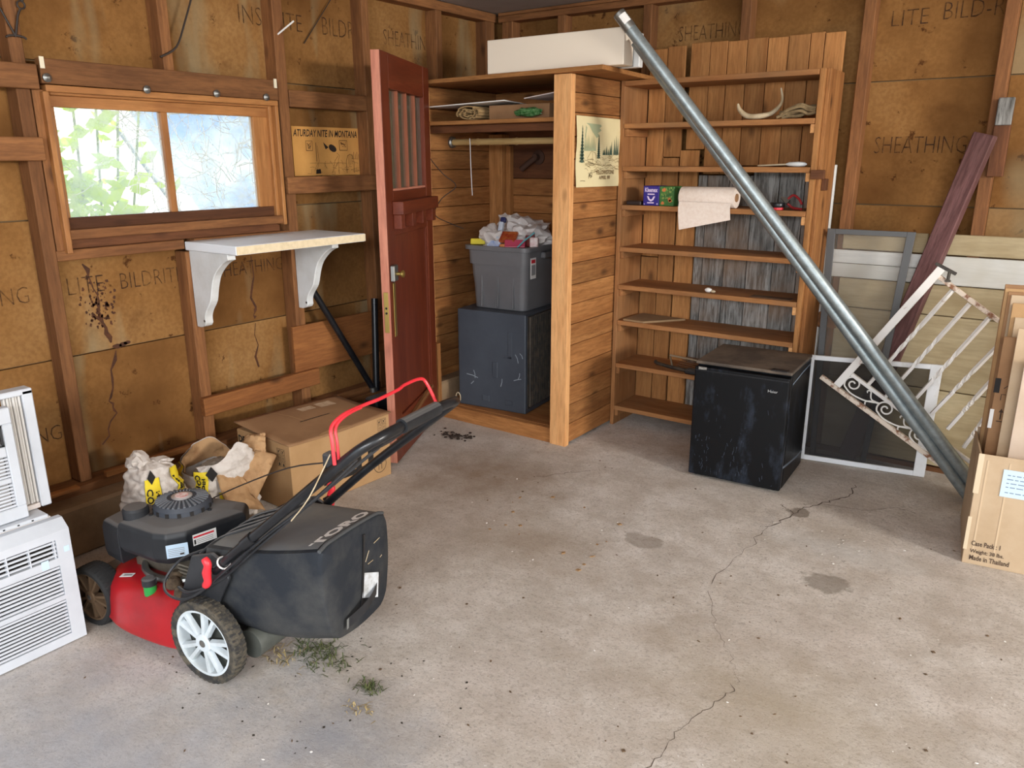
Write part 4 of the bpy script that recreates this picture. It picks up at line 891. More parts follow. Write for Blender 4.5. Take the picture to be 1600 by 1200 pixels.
slats(ac2, X1 - .001, Ya, Yb - .031, Zb + .046, Zb + .127, 7, M_ACW); slats(ac2, X1 - .001, Ya, Yb - .031, Zb + .146, Zb + .214, 6, M_ACW); slats(ac2, X1 - .002, Ya, Yb - .05, Zb + .258, Zb + .312, 3, M_ACW)
bx('vent_rim', (X1 - .002, Ya, Zb + .250), (X1 + .002, Yb - .034, Zb + .256), M_BLACKP, ac2); bx('vent_rim', (X1 - .002, Ya, Zb + .312), (X1 + .002, Yb - .034, Zb + .318), M_BLACKP, ac2); bx('vent_rim', (X1 - .002, Yb - .040, Zb + .250), (X1 + .002, Yb - .034, Zb + .318), M_BLACKP, ac2)
for i in range(6): bx('accordion_pleat', (-2.672 + .004 * (i % 2), .956 + i * .0085, Zb + .02), (-2.652 + .004 * (i % 2), .963 + i * .0085, Zb + .385), plain('pleat_grey', srgb(206, 202, 196), .6), ac2, bevel=.002)
bx('panel_frame', (-2.685, 1.008, Zb + .003), (-2.64, 1.04, Zb + .40), M_ACW, ac2, bevel=.003); bx('panel_frame', (-2.69, .93, Zb + .386), (-2.64, 1.04, Zb + .405), M_ACW, ac2, bevel=.003); bx('panel_frame', (-2.685, .955, Zb + .001), (-2.645, 1.007, Zb + .018), M_ACT, ac2, bevel=.002)

# ------------------------------------------------------------------ cement sacks
def sack(name, cx, cy, rx, ry, h, seed, mat, parent, top=.55, lean=(0, 0)):
    def P(th, z, off=0.0):
        th = th % (2 * PI); t = z / h; k = (1 - .30 * max(0, (t - top) / (1 - top)) ** 2) * (1 - .06 * math.cos(t * 6)) * (.93 + .07 * math.sin(min(1, t * 5) * PI / 2))
        w = .016 * noise.noise(Vector((th * 1.3 + seed, z * 22, seed))) + .012 * noise.noise(Vector((math.cos(th) * 3 + seed, math.sin(th) * 3, z * 45)))
        c = math.copysign(abs(math.cos(th)) ** .75, math.cos(th)); s = math.copysign(abs(math.sin(th)) ** .75, math.sin(th))
        return Vector((cx + lean[0] * t + c * (rx * k + w + off), cy + lean[1] * t + s * (ry * k + w + off), z))
    return P
M_SACK = plain('sack_paper', srgb(212, 204, 196), .75, srgb(150, 136, 124), 14.0, .48, .78, bmp=.9, bscale=30); M_YEL = plain('sack_yellow', srgb(238, 214, 44), .7, srgb(226, 196, 40), 12); M_KRAFT = plain('kraft', srgb(186, 148, 106), .85, srgb(138, 100, 66), 9.0, .45, .75, bmp=.9, bscale=26)
M_DUST = plain('cement_powder', srgb(150, 140, 126), .95, srgb(122, 112, 98), 40, bmp=.6, bscale=70)
def patch(P, th0, th1, z0, z1, mat, parent, off=.005, n=16, name='print'):
    return obj(name, MB().grid(lambda u, v: P(th0 + (th1 - th0) * u, z0 + (z1 - z0) * v, off), n, 14), mat, parent, smooth=True)
def sacktext(P, s, th, z, size, length, mat, parent, scale):
    # reads downwards, letter tops towards +theta
    text(s, size, Matrix(), mat, parent, width=length, height=size, bold=.0012, fn=lambda x, y: P(th + y * scale, z - x, .0075))
b1 = thing('cement_sack', 'crumpled white and yellow cement sack standing nearer the air conditioners', 'sack', (-2.93, 1.53, 0))
P1 = sack('b1', -2.93, 1.54, .100, .106, .37, 3.0, M_SACK, b1)
obj('sack', MB().grid(lambda u, v: P1(u * 2 * PI, v * .36), 128, 90, close_u=True).rings([[P1(k * 2 * PI / 64, .36) for k in range(64)], [P1(k * 2 * PI / 64, .36) * .5 + Vector((-2.93, 1.53, .385 + .010 * math.sin(k * .9))) * .5 for k in range(64)]], caps=True), M_SACK, b1, smooth=True, ang=1.2)
blob('folded_top', (-2.955, 1.505, .375), (.05, .045, .04), M_SACK, 21, .4, 3, 12, parent=b1)
blob('folded_top', (-2.925, 1.575, .36), (.045, .05, .02), M_SACK, 23, .4, 3, 12, parent=b1)
ca = -.48
patch(P1, ca - .24, ca + .36, .10, .330, M_YEL, b1); patch(P1, ca + .80, ca + 1.35, .10, .350, M_YEL, b1)
patch(P1, ca - .25, ca - .24, .10, .330, M_INK, b1, .0056, 2); patch(P1, ca + .36, ca + .37, .10, .330, M_INK, b1, .0056, 2); patch(P1, ca + .79, ca + .80, .10, .350, M_INK, b1, .0056, 2)
sacktext(P1, 'CONCRETE', ca - .16, .295, .042, .20, M_INK, b1, 6.0); sacktext(P1, 'HIGH', ca + .18, .28, .022, .07, M_INK, b1, 6.0); sacktext(P1, 'HIGH', ca + .88, .315, .02, .07, M_INK, b1, 6.0); sacktext(P1, 'CO', ca + 1.04, .28, .035, .06, M_INK, b1, 6.0)
def dia(P, th, z, rt, rz, parent):
    mb = MB().add([P(th, z + rz, .009), P(th + rt, z, .009), P(th, z - rz, .009), P(th - rt, z, .009)], [(0, 1, 2, 3)]); obj('print', mb, M_INK, parent)
dia(P1, ca + .06, .335, .18, .026, b1)
b2 = thing('cement_sack', 'torn open cement sack with brown lining folded out beside the printed box', 'sack', (-2.94, 1.86, 0))
P2 = sack('b2', -2.94, 1.86, .13, .145, .40, 8.0, M_SACK, b2, .6, (.02, -.02))
def rim2(u, v):
    th = u * 2 * PI; z = v * (.315 + .045 * math.sin(th * 2 + 1.2) + .015 * math.sin(th * 5))
    return P2(th, z)
obj('sack', MB().grid(rim2, 128, 70, close_u=True), M_SACK, b2, smooth=True, ang=1.2)
obj('lining', MB().grid(lambda u, v: rim2(u, 1 - v * .25) * (1 - .0) + (Vector((-2.93, 1.85, .26)) - rim2(u, 1)) * (.03 + .12 * v), 48, 5, close_u=True), M_KRAFT, b2, smooth=True)
obj('powder', MB().grid(lambda u, v: (-2.93 + .105 * v * math.cos(u * 2 * PI), 1.85 + .115 * v * math.sin(u * 2 * PI), .285 - .05 * v * v + .012 * noise.noise(Vector((v * 5 * math.cos(u * 6.28), v * 5 * math.sin(u * 6.28), 3)))), 28, 8, close_u=True), M_DUST, b2, smooth=True)
def flap(pts, nm, mat, seed, amp=.015):
    a, b, c, d = [Vector(p) for p in pts]
    def f(u, v):
        p = (a * (1 - u) + b * u) * (1 - v) + (d * (1 - u) + c * u) * v
        p = p + Vector((0, 0, .02 * math.sin(u * PI) * math.sin(v * PI)))
        return p + Vector((1, -.5, 1)) * amp * noise.noise(Vector((u * 4 + seed, v * 4, seed))) + Vector((.5, .3, .8)) * amp * .7 * abs(noise.noise(Vector((u * 9, v * 9 + seed, seed))))
    o = obj(nm, MB().grid(f, 14, 12), mat, b2, smooth=True, ang=.5); m_ = o.modifiers.new('thickness', 'SOLIDIFY'); m_.thickness = .002
flap([(-2.86, 1.79, .27), (-2.90, 1.96, .33), (-2.765, 2.03, .28), (-2.73, 1.88, .13)], 'lining_flap', M_KRAFT, 2)
flap([(-2.84, 1.76, .29), (-2.80, 1.86, .25), (-2.70, 1.90, .08), (-2.74, 1.74, .14)], 'lining_flap', M_KRAFT, 5)
flap([(-2.88, 1.93, .31), (-2.94, 2.0, .345), (-2.84, 2.035, .37), (-2.80, 2.0, .30)], 'lining_flap', M_KRAFT, 9, .012)
flap([(-2.91, 1.72, .29), (-2.85, 1.77, .30), (-2.82, 1.79, .24), (-2.83, 1.73, .22)], 'paper_flap', M_SACK, 12, .012)
patch(P2, -1.35, -.85, .10, .285, M_YEL, b2); patch(P2, -.55, -.10, .06, .19, M_YEL, b2, .006); patch(P2, -2.1, -1.75, .12, .30, M_YEL, b2)
sacktext(P2, 'CONCRETE', -1.28, .275, .032, .17, M_INK, b2, 6.0); sacktext(P2, 'HIGH', -1.05, .26, .02, .07, M_INK, b2, 6.0); sacktext(P2, 'CO', -.42, .17, .035, .06, M_INK, b2, 6.0); dia(P2, -.72, .275, .2, .034, b2)
mb = MB().grid(lambda u, v: (-2.70 + .12 * v * math.cos(u * 2 * PI), 1.86 + .14 * v * math.sin(u * 2 * PI), .05 * (1 - v * v) * (1 + .4 * noise.noise(Vector((math.cos(u * 6.28) * v * 6, math.sin(u * 6.28) * v * 6, 1)))) + .0005), 30, 10, close_u=True)
o = obj('spilled_cement', mb, M_DUST, smooth=True); o['kind'] = 'stuff'; tag(o, 'small heap of grey spilled cement in front of the torn sack', 'cement')

# ------------------------------------------------------------------ big printed cardboard box
MX = Matrix.Translation((-2.703, 2.055, 0)) @ Matrix.Rotation(R(-2.2), 4, 'Z')      # x: out of the long face is +x ; y: along it
cb = thing('cardboard_box', 'large closed brown cardboard box with black lettering beside the open door', 'box', M=MX)
D_, L_, H_ = .405, .60, .33
mb = MB()
mb.box((-D_, 0, 0), (0, L_, H_ - .004)); obj('carton', mb, M_CARD, cb, MX, bevel=.004)
def lid(u, v): return (-D_ * 1.02 + D_ * 1.04 * u, -.006 + (L_ + .012) * v, H_ + .028 * (1 - u) ** 1.5 * (1 - .5 * v) + .008 * math.sin(u * 5) * math.sin(v * 3.5))
o = obj('flap', MB().grid(lid, 14, 14), M_CARD3, cb, MX, smooth=True); m_ = o.modifiers.new('t', 'SOLIDIFY'); m_.thickness = .005; m_.offset = 0
mb = MB(); mb.ribbon([Vector(lid(.52, v)) + Vector((0, 0, .0045)) for v in (.35, .45, .55, .64)], .007, (0, 0, 1)); obj('slot', mb, M_INK, cb, MX)
mb = MB(); mb.ribbon([Vector(lid(u, .30 + .09 * math.sin(u * 2.6))) + Vector((0, 0, .0042)) for u in (0, .15, .3, .45, .52)], .004, (0, 0, 1)); obj('crease', mb, M_CARD, cb, MX)
mb = MB()
for (u0, u1, v0, v1) in ((.16, .28, .50, .64), (.14, .30, .68, .84)): mb.add([Vector(lid(u, v)) + Vector((0, 0, .0048)) for u, v in ((u0, v0), (u1, v0), (u1, v1), (u0, v1))], [(0, 1, 2, 3)])
obj('paper_label', mb, plain('label_worn', srgb(216, 190, 160), .8, srgb(180, 146, 110), 60), cb, MX)
Mfc = MX @ frame((.0006, 0, 0), (0, 1, 0), (0, 0, 1)); Men = MX @ frame((0, -.0008, 0), (1, 0, 0), (0, 0, 1))
text('DELL', .1, Mfc @ Matrix.Translation((.17, .085, 0)), M_INK, cb, width=.36, height=.095, bold=.006)
text('DELL', .05, Men @ Matrix.Translation((-.395, .265, 0)), M_INK, cb, width=.10, height=.036, bold=.002)
def icons(M, cols=2, rws=3, s=.026):
    mb = MB()
    for i in range(cols):
        for j in range(rws):
            x = i * (s + .004); y = j * (s + .004)
            for a, b, c, d in ((x, y, x + s, y + .0015), (x, y + s - .0015, x + s, y + s), (x, y, x + .0015, y + s), (x + s - .0015, y, x + s, y + s)): mb.add([(a, b, 0), (c, b, 0), (c, d, 0), (a, d, 0)], [(0, 1, 2, 3)])
            k = (i * 3 + j) % 3
            if k == 0: mb.add([(x + s * .3, y + s * .15, 0), (x + s * .7, y + s * .15, 0), (x + s * .7, y + s * .5, 0), (x + s * .5, y + s * .85, 0), (x + s * .3, y + s * .5, 0)], [(0, 1, 2, 3, 4)])
            elif k == 1:
                for q in (.3, .62): mb.add([(x + s * q, y + s * .2, 0), (x + s * (q + .1), y + s * .2, 0), (x + s * (q + .1), y + s * .55, 0), (x + s * (q + .05), y + s * .85, 0), (x + s * q, y + s * .55, 0)], [(0, 1, 2, 3, 4)])
            else: mb.ribbon([(x + s * .2, y + s * .2, 0), (x + s * .8, y + s * .8, 0)], .003, (0, 0, 1)); mb.ribbon([(x + s * .2, y + s * .7, 0), (x + s * .6, y + s * .25, 0)], .003, (0, 0, 1))
    return mb
mb = MB().add([(-.285, .30, 0), (-.255, .285, 0), (-.20, .215, 0), (-.245, .20, 0)], [(0, 1, 2, 3)]); obj('tear', mb, M_INK, cb, Men)
obj('handling_icons', icons(None, 2, 3), M_INK, cb, Mfc @ Matrix.Translation((.52, .225, 0))); obj('handling_icons', icons(None, 2, 3), M_INK, cb, Men @ Matrix.Translation((-.095, .215, 0)))
mb = MB(); cc = [(.525 + .04 * math.cos(a), .075 + .04 * math.sin(a), 0) for a in [k * PI / 16 for k in range(33)]]; mb.ribbon(cc, .003, (0, 0, 1)); mb.ribbon([(.515, .05, 0), (.515, .10, 0)], .003, (0, 0, 1)); mb.ribbon([(.535, .05, 0), (.535, .10, 0)], .003, (0, 0, 1)); mb.ribbon([(.505, .085, 0), (.545, .085, 0)], .003, (0, 0, 1))
obj('recycling_mark', mb, M_INK, cb, Mfc)

# ------------------------------------------------------------------ lawn mower (local x: backwards, y: towards its far side)
MM = Matrix.Translation((-1.964, 1.117, 0)) @ Matrix.Rotation(R(9), 4, 'Z')
lm = thing('lawn_mower', 'red walk-behind lawn mower with a black grass bag and folded-back black handle', 'lawn mower', M=MM)
def mo(name, mb, mat, p=None, **k): return obj(name, mb, mat, p or lm, MM, **k)
def mbx(name, a, b, mat, p=None, bevel=0.0, seg=2): return bx(name, a, b, mat, p or lm, MM, bevel=bevel, seg=seg)
def supr(cx, cy, rx, ry, z, n=2.6, N=48):
    out = []
    for k in range(N):
        a = 2 * PI * k / N; c, s = math.cos(a), math.sin(a)
        out.append((cx + math.copysign(abs(c) ** (2 / n), c) * rx, cy + math.copysign(abs(s) ** (2 / n), s) * ry, z))
    return out
dk = [supr(-.30, .285, r * .335, r2 * .262, z) for r, r2, z in ((1.0, 1.0, .05), (1.02, 1.015, .06), (1.0, 1.0, .075), (.985, .985, .13), (.955, .95, .165), (.88, .86, .192), (.76, .74, .204), (.4, .4, .207))]
mo('deck', MB().rings(dk), M_RED, smooth=True, ang=.9)
mo('discharge_chute', MB().hexa([(-.62, .30, .06), (-.40, .30, .06), (-.40, .57, .06), (-.56, .57, .06)], [(-.60, .30, .20), (-.40, .30, .215), (-.40, .56, .17), (-.54, .56, .15)]), M_BLACKP, bevel=.012, seg=2)
mo('axle_bracket', MB().box((-.66, .10, .10), (-.58, .48, .17)), M_BLACKP, bevel=.01)
# rear body
mo('rear_body', MB().hexa([(-.17, .075, .10), (.02, .075, .09), (.02, .50, .09), (-.17, .50, .10)], [(-.13, .085, .27), (-.02, .085, .40), (-.02, .49, .40), (-.13, .49, .27)]), M_BLACKP, bevel=.012, seg=2)
for y in (.045, .50): mo('handle_bracket', MB().prism([(-.15, .20), (-.02, .17), (.09, .36), (.075, .41), (.03, .43), (-.06, .40)], 0, .012, frame((0, y + .012, 0), (1, 0, 0), (0, 0, 1))), M_BLACKP, bevel=.003)
mo('rear_roller', MB().lathe([(.046, 0), (.048, .01), (.048, .36), (.046, .37)], 20, frame((.10, .09, .115), (1, 0, 0), (0, 0, 1)) @ Matrix.Rotation(PI, 4, 'X')), plain('roller', srgb(82, 84, 78), .5, srgb(64, 66, 62), 8), smooth=True)
# wheels
def wheel(cx, cy, r, w, side, tyre_mat, rim_mat, nsp=5):
    Mx = Matrix.Translation((cx, cy, r)) @ Matrix.Rotation(-PI / 2 if side < 0 else PI / 2, 4, 'X')   # local z: outwards? (-y for side<0)
    Mx = Matrix.Translation((cx, cy, r)) @ (Matrix.Rotation(PI / 2, 4, 'X') if side < 0 else Matrix.Rotation(-PI / 2, 4, 'X'))
    wh = bpy.data.objects.new('wheel', None); put(wh, lm, MM @ Mx)
    h = w / 2
    obj('tyre', MB().lathe([(r * .80, -h * .9), (r * .93, -h), (r * .985, -h * .8), (r, -h * .45), (r, h * .45), (r * .985, h * .8), (r * .93, h), (r * .80, h * .92), (r * .79, h * .5), (r * .79, -h * .8)], 48, caps=False), tyre_mat, wh, MM @ Mx, smooth=True, ang=.6)
    tm = MB()
    for k in range(44):
        a = 2 * PI * k / 44
        for s_ in (-1, 1):
            Mt_ = Matrix.Rotation(a + (s_ * .03), 4, 'Z')
            tm.add([Mt_ @ Vector(p) for p in ((r * .99, -.004, s_ * h * .15), (r * .99, .004, s_ * h * .15), (r * .97, .006, s_ * h * .86), (r * .97, -.003, s_ * h * .86), (r * 1.012, -.003, s_ * h * .15), (r * 1.012, .003, s_ * h * .15), (r * .995, .005, s_ * h * .82), (r * .995, -.002, s_ * h * .82))], [(0, 3, 2, 1), (4, 5, 6, 7), (0, 1, 5, 4), (1, 2, 6, 5), (2, 3, 7, 6), (3, 0, 4, 7)])
    o = obj('tread', tm, tyre_mat, wh, MM @ Mx); o['kind'] = 'stuff'
    rim = MB().lathe([(r * .80, h * .55), (r * .80, h * .86), (r * .74, h * .84), (r * .73, h * .2), (r * .72, -h * .5)], 40, caps=False)
    rim.lathe([(r * .12, h * .2), (r * .22, h * .78), (r * .20, h * .92), (r * .09, h * .95), (r * .08, h * .7)], 20)
    for k in range(nsp):
        for s_ in (-1, 1):
            a = 2 * PI * k / nsp
            Mt_ = Matrix.Rotation(a, 4, 'Z')
            p0 = Vector((r * .17, s_ * r * .03, 0)); p1 = Vector((r * .755, s_ * r * .17, 0)); q = Vector((0, 1, 0)) * r * .066
            lo = [p0 - q, p1 - q * 1.15, p1 + q * 1.15, p0 + q]
            rim.hexa([Mt_ @ (p + Vector((0, 0, h * .25))) for p in lo], [Mt_ @ (p0 - q * .6 + Vector((0, 0, h * .82))), Mt_ @ (p1 - q * .7 + Vector((0, 0, h * .78))), Mt_ @ (p1 + q * .7 + Vector((0, 0, h * .78))), Mt_ @ (p0 + q * .6 + Vector((0, 0, h * .82)))])
    obj('rim', rim, rim_mat, wh, MM @ Mx, smooth=True, ang=.5)
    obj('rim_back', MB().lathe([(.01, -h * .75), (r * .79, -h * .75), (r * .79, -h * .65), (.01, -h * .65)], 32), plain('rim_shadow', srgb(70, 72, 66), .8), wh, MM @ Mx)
    obj('hub', MB().lathe([(r * .085, h * .7), (r * .085, h * .98), (r * .04, h * 1.02)], 14), M_ZINC, wh, MM @ Mx, smooth=True)
wheel(-.005, .026, .138, .052, -1, M_TYRE, M_RIM); wheel(-.005, .545, .138, .052, 1, M_TYRE, M_RIM)
wheel(-.60, .085, .108, .075, -1, M_TYRE2, plain('rim_tan_shaded', srgb(92, 70, 48), .8)); wheel(-.60, .51, .105, .05, 1, M_TYRE2, M_RIM)  # near front wheel: shade put into the darker hub and tyre colours
# engine
mo('engine_block', MB().prism([(-.50, .17), (-.24, .17), (-.20, .24), (-.20, .40), (-.50, .42)], .195, .285), plain('engine_metal', srgb(92, 84, 74), .55, srgb(120, 110, 96), 18, metal=.4), bevel=.008)
for i in range(5): mbx('cooling_fin', (-.262 + i * .0, .15, .212 + i * .014), (-.21, .33, .218 + i * .014), plain('fin_alu', srgb(140, 132, 118), .5, metal=.5))
mo('mount_ring', MB().tube([(-.33 + .15 * math.cos(a), .25 + .13 * math.sin(a), .218) for a in [k * PI / 16 for k in range(32)]], .012, 8, closed=True), M_ZINC, smooth=True)
shp = [(-.475, .105), (-.30, .098), (-.255, .112), (-.215, .16), (-.155, .36), (-.20, .42), (-.34, .40), (-.475, .30)]
shr = lambda k, z: [(-.34 + (x + .34) * k, .27 + (y - .27) * k, z) for x, y in shp]
mo('engine_shroud', MB().rings([shr(.95, .285), shr(1.0, .305), shr(1.0, .378), shr(.96, .393), shr(.80, .402), shr(.5, .406)]), M_BLACKP, bevel=.004, seg=2)
fp = [(-.585, .125), (-.478, .105), (-.478, .30), (-.56, .30), (-.60, .25)]
fpr = lambda k, z: [(-.53 + (x + .53) * k, .20 + (y - .20) * k, z) for x, y in fp]
mo('fuel_tank', MB().rings([fpr(.93, .235), fpr(1, .26), fpr(1, .345), fpr(.93, .367), fpr(.8, .374)]), M_BLACKP, bevel=.004, seg=2)
mo('fuel_cap', MB().lathe([(.046, 0), (.048, .016), (.042, .018), (.042, .052), (.037, .060), (.012, .061)], 24, Matrix.Translation((-.452, .165, .372))), M_BLACKP, smooth=True, ang=.5)
cx_, cy_ = -.355, .275
rc = mo('recoil_cover', MB().lathe([(.092, .3870), (.096, .3940), (.094, .4220), (.086, .4340), (.06, .4420), (.034, .4440), (.030, .4420)], 40, Matrix.Translation((cx_, cy_, 0))), plain('recoil_slate', srgb(58, 62, 70), .5), smooth=True, ang=.5)
for k in range(30):
    a = 2 * PI * k / 30; Mk = MM @ Matrix.Translation((cx_, cy_, 0)) @ Matrix.Rotation(a, 4, 'Z')
    obj('vent_rib', MB().hexa([(.048, -.0028, .4360), (.084, -.0045, .4300), (.084, .0045, .4300), (.048, .0028, .4360)], [(.048, -.0022, .4475), (.086, -.0036, .4385), (.086, .0036, .4385), (.048, .0022, .4475)]), plain('rib_grey', srgb(104, 107, 112), .5), rc, Mk)
    if k % 2 == 0: obj('vent_slot', MB().box((.0925, -.0058, .3985), (.0972, .0058, .4200)), M_INK, rc, Mk)
em = mo('emblem', MB().lathe([(.034, .4435), (.034, .4470), (.030, .4485)], 28, Matrix.Translation((cx_, cy_, 0))), plain('emblem_silver', srgb(206, 200, 196), .3, metal=.6), rc, smooth=True)
mo('emblem_centre', MB().lathe([(.022, .4484), (.022, .4492)], 24, Matrix.Translation((cx_, cy_, 0))), plain('emblem_white', srgb(240, 222, 216), .5, srgb(200, 80, 70), 60), rc)
for a in (2.3, 4.3, .2): mo('mount_lug', MB().lathe([(.018, .3900), (.016, .4000), (.007, .4020), (.007, .4100)], 12, Matrix.Translation((cx_ + .105 * math.cos(a), cy_ + .105 * math.sin(a), 0))), M_BLACKM, smooth=True)
Ms = MM @ frame((-.205, .20, 0), (.02, .16, 0), (0, 0, 1))
def decal(M, w, h, mat, bars):
    o = bx('decal', (0, 0, 0), (w, h, .0012), mat, lm, M)
    for (x, y, ww, hh, m_) in bars: bx('print', (x, y, .0013), (x + ww, y + hh, .0017), m_, o, M)
M_PG = plain('print_grey', srgb(150, 150, 150), .8)
Mn = MM @ frame((-.300, .1045, .285), (.055, .025, 0), (0, 0, 1)); decal(MM @ frame((-.2525, .1085, .312), (.04, .048, 0), (0, 0, 1)), .066, .046, M_PAPERB, [(.005, .006 + .006 * k, .05, .002, M_PG) for k in range(5)] + [(.04, .006, .012, .008, M_INK)])
decal(MM @ frame((-.207, .178, .336), (.06, .20, 0), (0, 0, 1)), .080, .038, M_PAPERW, [(.002, .026, .07, .006, M_REDP)] + [(.012, .005 + .006 * k, .056, .002, M_PG) for k in range(3)] + [(.003, .004, .006, .016, M_INK)])
mo('washout_port', MB().lathe([(.020, .186), (.020, .222), (.017, .226)], 18, Matrix.Translation((-.31, .075, 0))), plain('port_green', srgb(40, 150, 66), .45), smooth=True, ang=.5)
mo('washout_cap', MB().lathe([(.023, .222), (.023, .244), (.016, .248)], 18, Matrix.Translation((-.31, .075, 0))), M_BLACKP, smooth=True, ang=.5)
for (x, y, z, r, s_) in ((-.25, .12, .215, .028, 31), (-.20, .10, .205, .022, 33), (-.27, .15, .22, .03, 37)): mo('carburettor', MB().lathe([(r * .6, 0), (r, .01), (r * .8, .03), (r * .4, .04)], 9, Matrix.Translation((x, y, z - .015))), plain('grime', srgb(70, 56, 42), .9, srgb(110, 92, 70), 40, bmp=.6), smooth=True)
decal(MM @ frame((-.478, .088, .1985), (.06, .014, .010), (-.012, .04, .004)), .05, .020, M_PAPERW, [(.012, .005, .034, .009, M_PG)])
# grass bag (corner points as it hangs, slightly twisted)
def bag(u, v):
    # u 0..1 round the section (near-bottom, near-top, far-top, far-bottom), v 0..1 front to back
    nb_, nt_, ft_, fb_ = [Vector(p) for p in ((-.02 + .0, .075, .185), (-.03, .070, .425), (-.03, .485, .425), (-.02, .49, .20))]
    NB, NT, FT, FB = [Vector(p) for p in ((.365, .155, .165), (.405, .075, .515), (.355, .455, .470), (.335, .455, .135))]
    q = [nb_.lerp(NB, v), nt_.lerp(NT, v), ft_.lerp(FT, v), fb_.lerp(FB, v)]
    q[0].z -= .035 * math.sin(v * PI); q[3].z -= .04 * math.sin(v * PI); q[1].z -= .012 * math.sin(v * PI)
    e = u * 4; i = int(e) % 4; t = e - int(e); p = q[i].lerp(q[(i + 1) % 4], t)
    c = (q[0] + q[1] + q[2] + q[3]) / 4; s_ = math.sin(t * PI)
    out = (p - c); out.x = 0; out.normalize(); amt = (.018, .006, .018, .02)[i] * s_ * math.sin(min(1, v * 1.2) * PI * .7)
    corner = (1 - min(1, min(t, 1 - t) * 8)) * .014
    return p + out * (amt - corner)
rg = []
NV = 22; NU = 72
for j in range(NV + 1):
    v = j / NV; rg.append([bag(k / NU, v) for k in range(NU)])
def shrink(r, k, dx):
    c = sum(r, Vector()) / len(r); return [c + (p - c) * k + Vector((dx, 0, 0)) for p in r]
rg += [shrink(rg[-1], .985, .010), shrink(rg[-1], .955, .015), shrink(rg[-1], .6, .018)]
M_BAG = plain('bag_fabric', srgb(40, 44, 50), .8, srgb(82, 81, 78), 3.5, .42, .75, bmp=.25, bscale=220, spec=.25)
bg = mo('grass_bag', MB().rings(rg), M_BAG, smooth=True, ang=.9)
M_BAGTOP = plain('bag_top', srgb(104, 106, 108), .85, srgb(124, 122, 116), 4.0)
topf = lambda a, v: bag(.25 + .25 * a, v) + Vector((0, 0, .0025))
mo('top_panel', MB().grid(lambda a, v: topf(.04 + .92 * a, .03 + .95 * v), 16, 14), M_BAGTOP, bg, smooth=True)
mo('piping', MB().tube([bag(.25 + .25 * k / 20, 1.0) + Vector((.004, 0, .001)) for k in range(21)], .006, 8), plain('piping_grey', srgb(74, 76, 78), .6), bg, smooth=True)
lt = lambda x, y: topf(.12 + x, .90 + y) + Vector((0, 0, .0015))
text('TORO', .1, MM, M_PAPERW, bg, width=.76, height=.10, bold=.005, fn=lambda x, y: topf(.10 + x, .965 - y) + Vector((0, 0, .0015)))
def rp(y, z, o=.004):
    top = .424 - .13 * (y - .075); bot = .384 - .10 * (y - .155); t = (z - .15) / .34
    return Vector((bot + (top - bot) * t + o, y, z))
mo('rear_seam', MB().tube([rp(.30, .46), rp(.30, .40), rp(.298, .33), rp(.295, .26), rp(.29, .20)], .0035, 6), M_INK, bg)
mo('pull_strap', MB().grid(lambda u, v: rp(.20 + .20 * u, .205 + .055 * u + (v - .5) * .036, .006 + .022 * math.sin(u * PI)), 12, 2), M_BLACKP, bg)
mo('strap_tack', MB().grid(lambda u, v: rp(.196 + .012 * u, .19 + .036 * v, .010), 1, 1), plain('tack_grey', srgb(120, 122, 120), .7), bg)
mo('hang_label', MB().grid(lambda u, v: rp(.302 + .066 * u - .012 * (1 - v), .245 + .082 * v - .030 * u, .006 + .018 * u * (1 - v * .3)), 6, 6), plain('label_silver', srgb(206, 210, 214), .5, srgb(160, 160, 156), 40), bg, smooth=True)
for (y, z, dy, dz) in ((.36, .40, .035, .002), (.31, .36, .02, .03), (.325, .345, .03, -.002), (.40, .33, .01, .003)): mo('stuck_grass', MB().tube([rp(y, z), rp(y + dy, z + dz)], .0012, 5), M_BONE, bg)
# handle
hn = smoothpath([(.035, .045, .375), (.16, .05, .485), (.30, .055, .605), (.44, .058, .725), (.53, .062, .800), (.585, .075, .845), (.618, .115, .868), (.628, .18, .875)], 5) + smoothpath([(.628, .24, .876), (.630, .36, .876), (.632, .43, .874)], 3) + smoothpath([(.618, .485, .862), (.575, .505, .828), (.44, .508, .72), (.25, .51, .565), (.06, .515, .395)], 5)
hd = mo('handle', MB().tube(hn, .0145, 12), M_BLACKM, smooth=True)
mo('grip', MB().tube([(.629, .19, .8755), (.631, .36, .8765)], .0205, 14), M_BLACKP, hd, smooth=True)
mo('coupling', MB().tube([(.165, .0502, .489), (.20, .0515, .519)], .0185, 12), M_BLACKM, hd, smooth=True)
bail = smoothpath([(.52, .045, .80), (.515, .048, .855), (.505, .060, .895), (.507, .11, .915), (.505, .20, .915), (.515, .25, .918), (.517, .34, .922), (.51, .38, .924), (.508, .46, .922), (.515, .487, .905), (.55, .49, .84)], 5)
mo('bail_bar', MB().tube(bail, .005, 8), M_REDP, hd, smooth=True)
mo('bail_bar', MB().tube([p + Vector((.004, .013, -.002)) for p in bail[:19]], .0042, 8), M_REDP, hd, smooth=True)
obj('control_plate', MB().box((-.028, -.045, -.006), (.028, .045, .006)), M_BLACKP, hd, MM @ Matrix.Translation((.56, .215, .815)) @ Matrix.Rotation(R(-38), 4, 'Y'), bevel=.003)
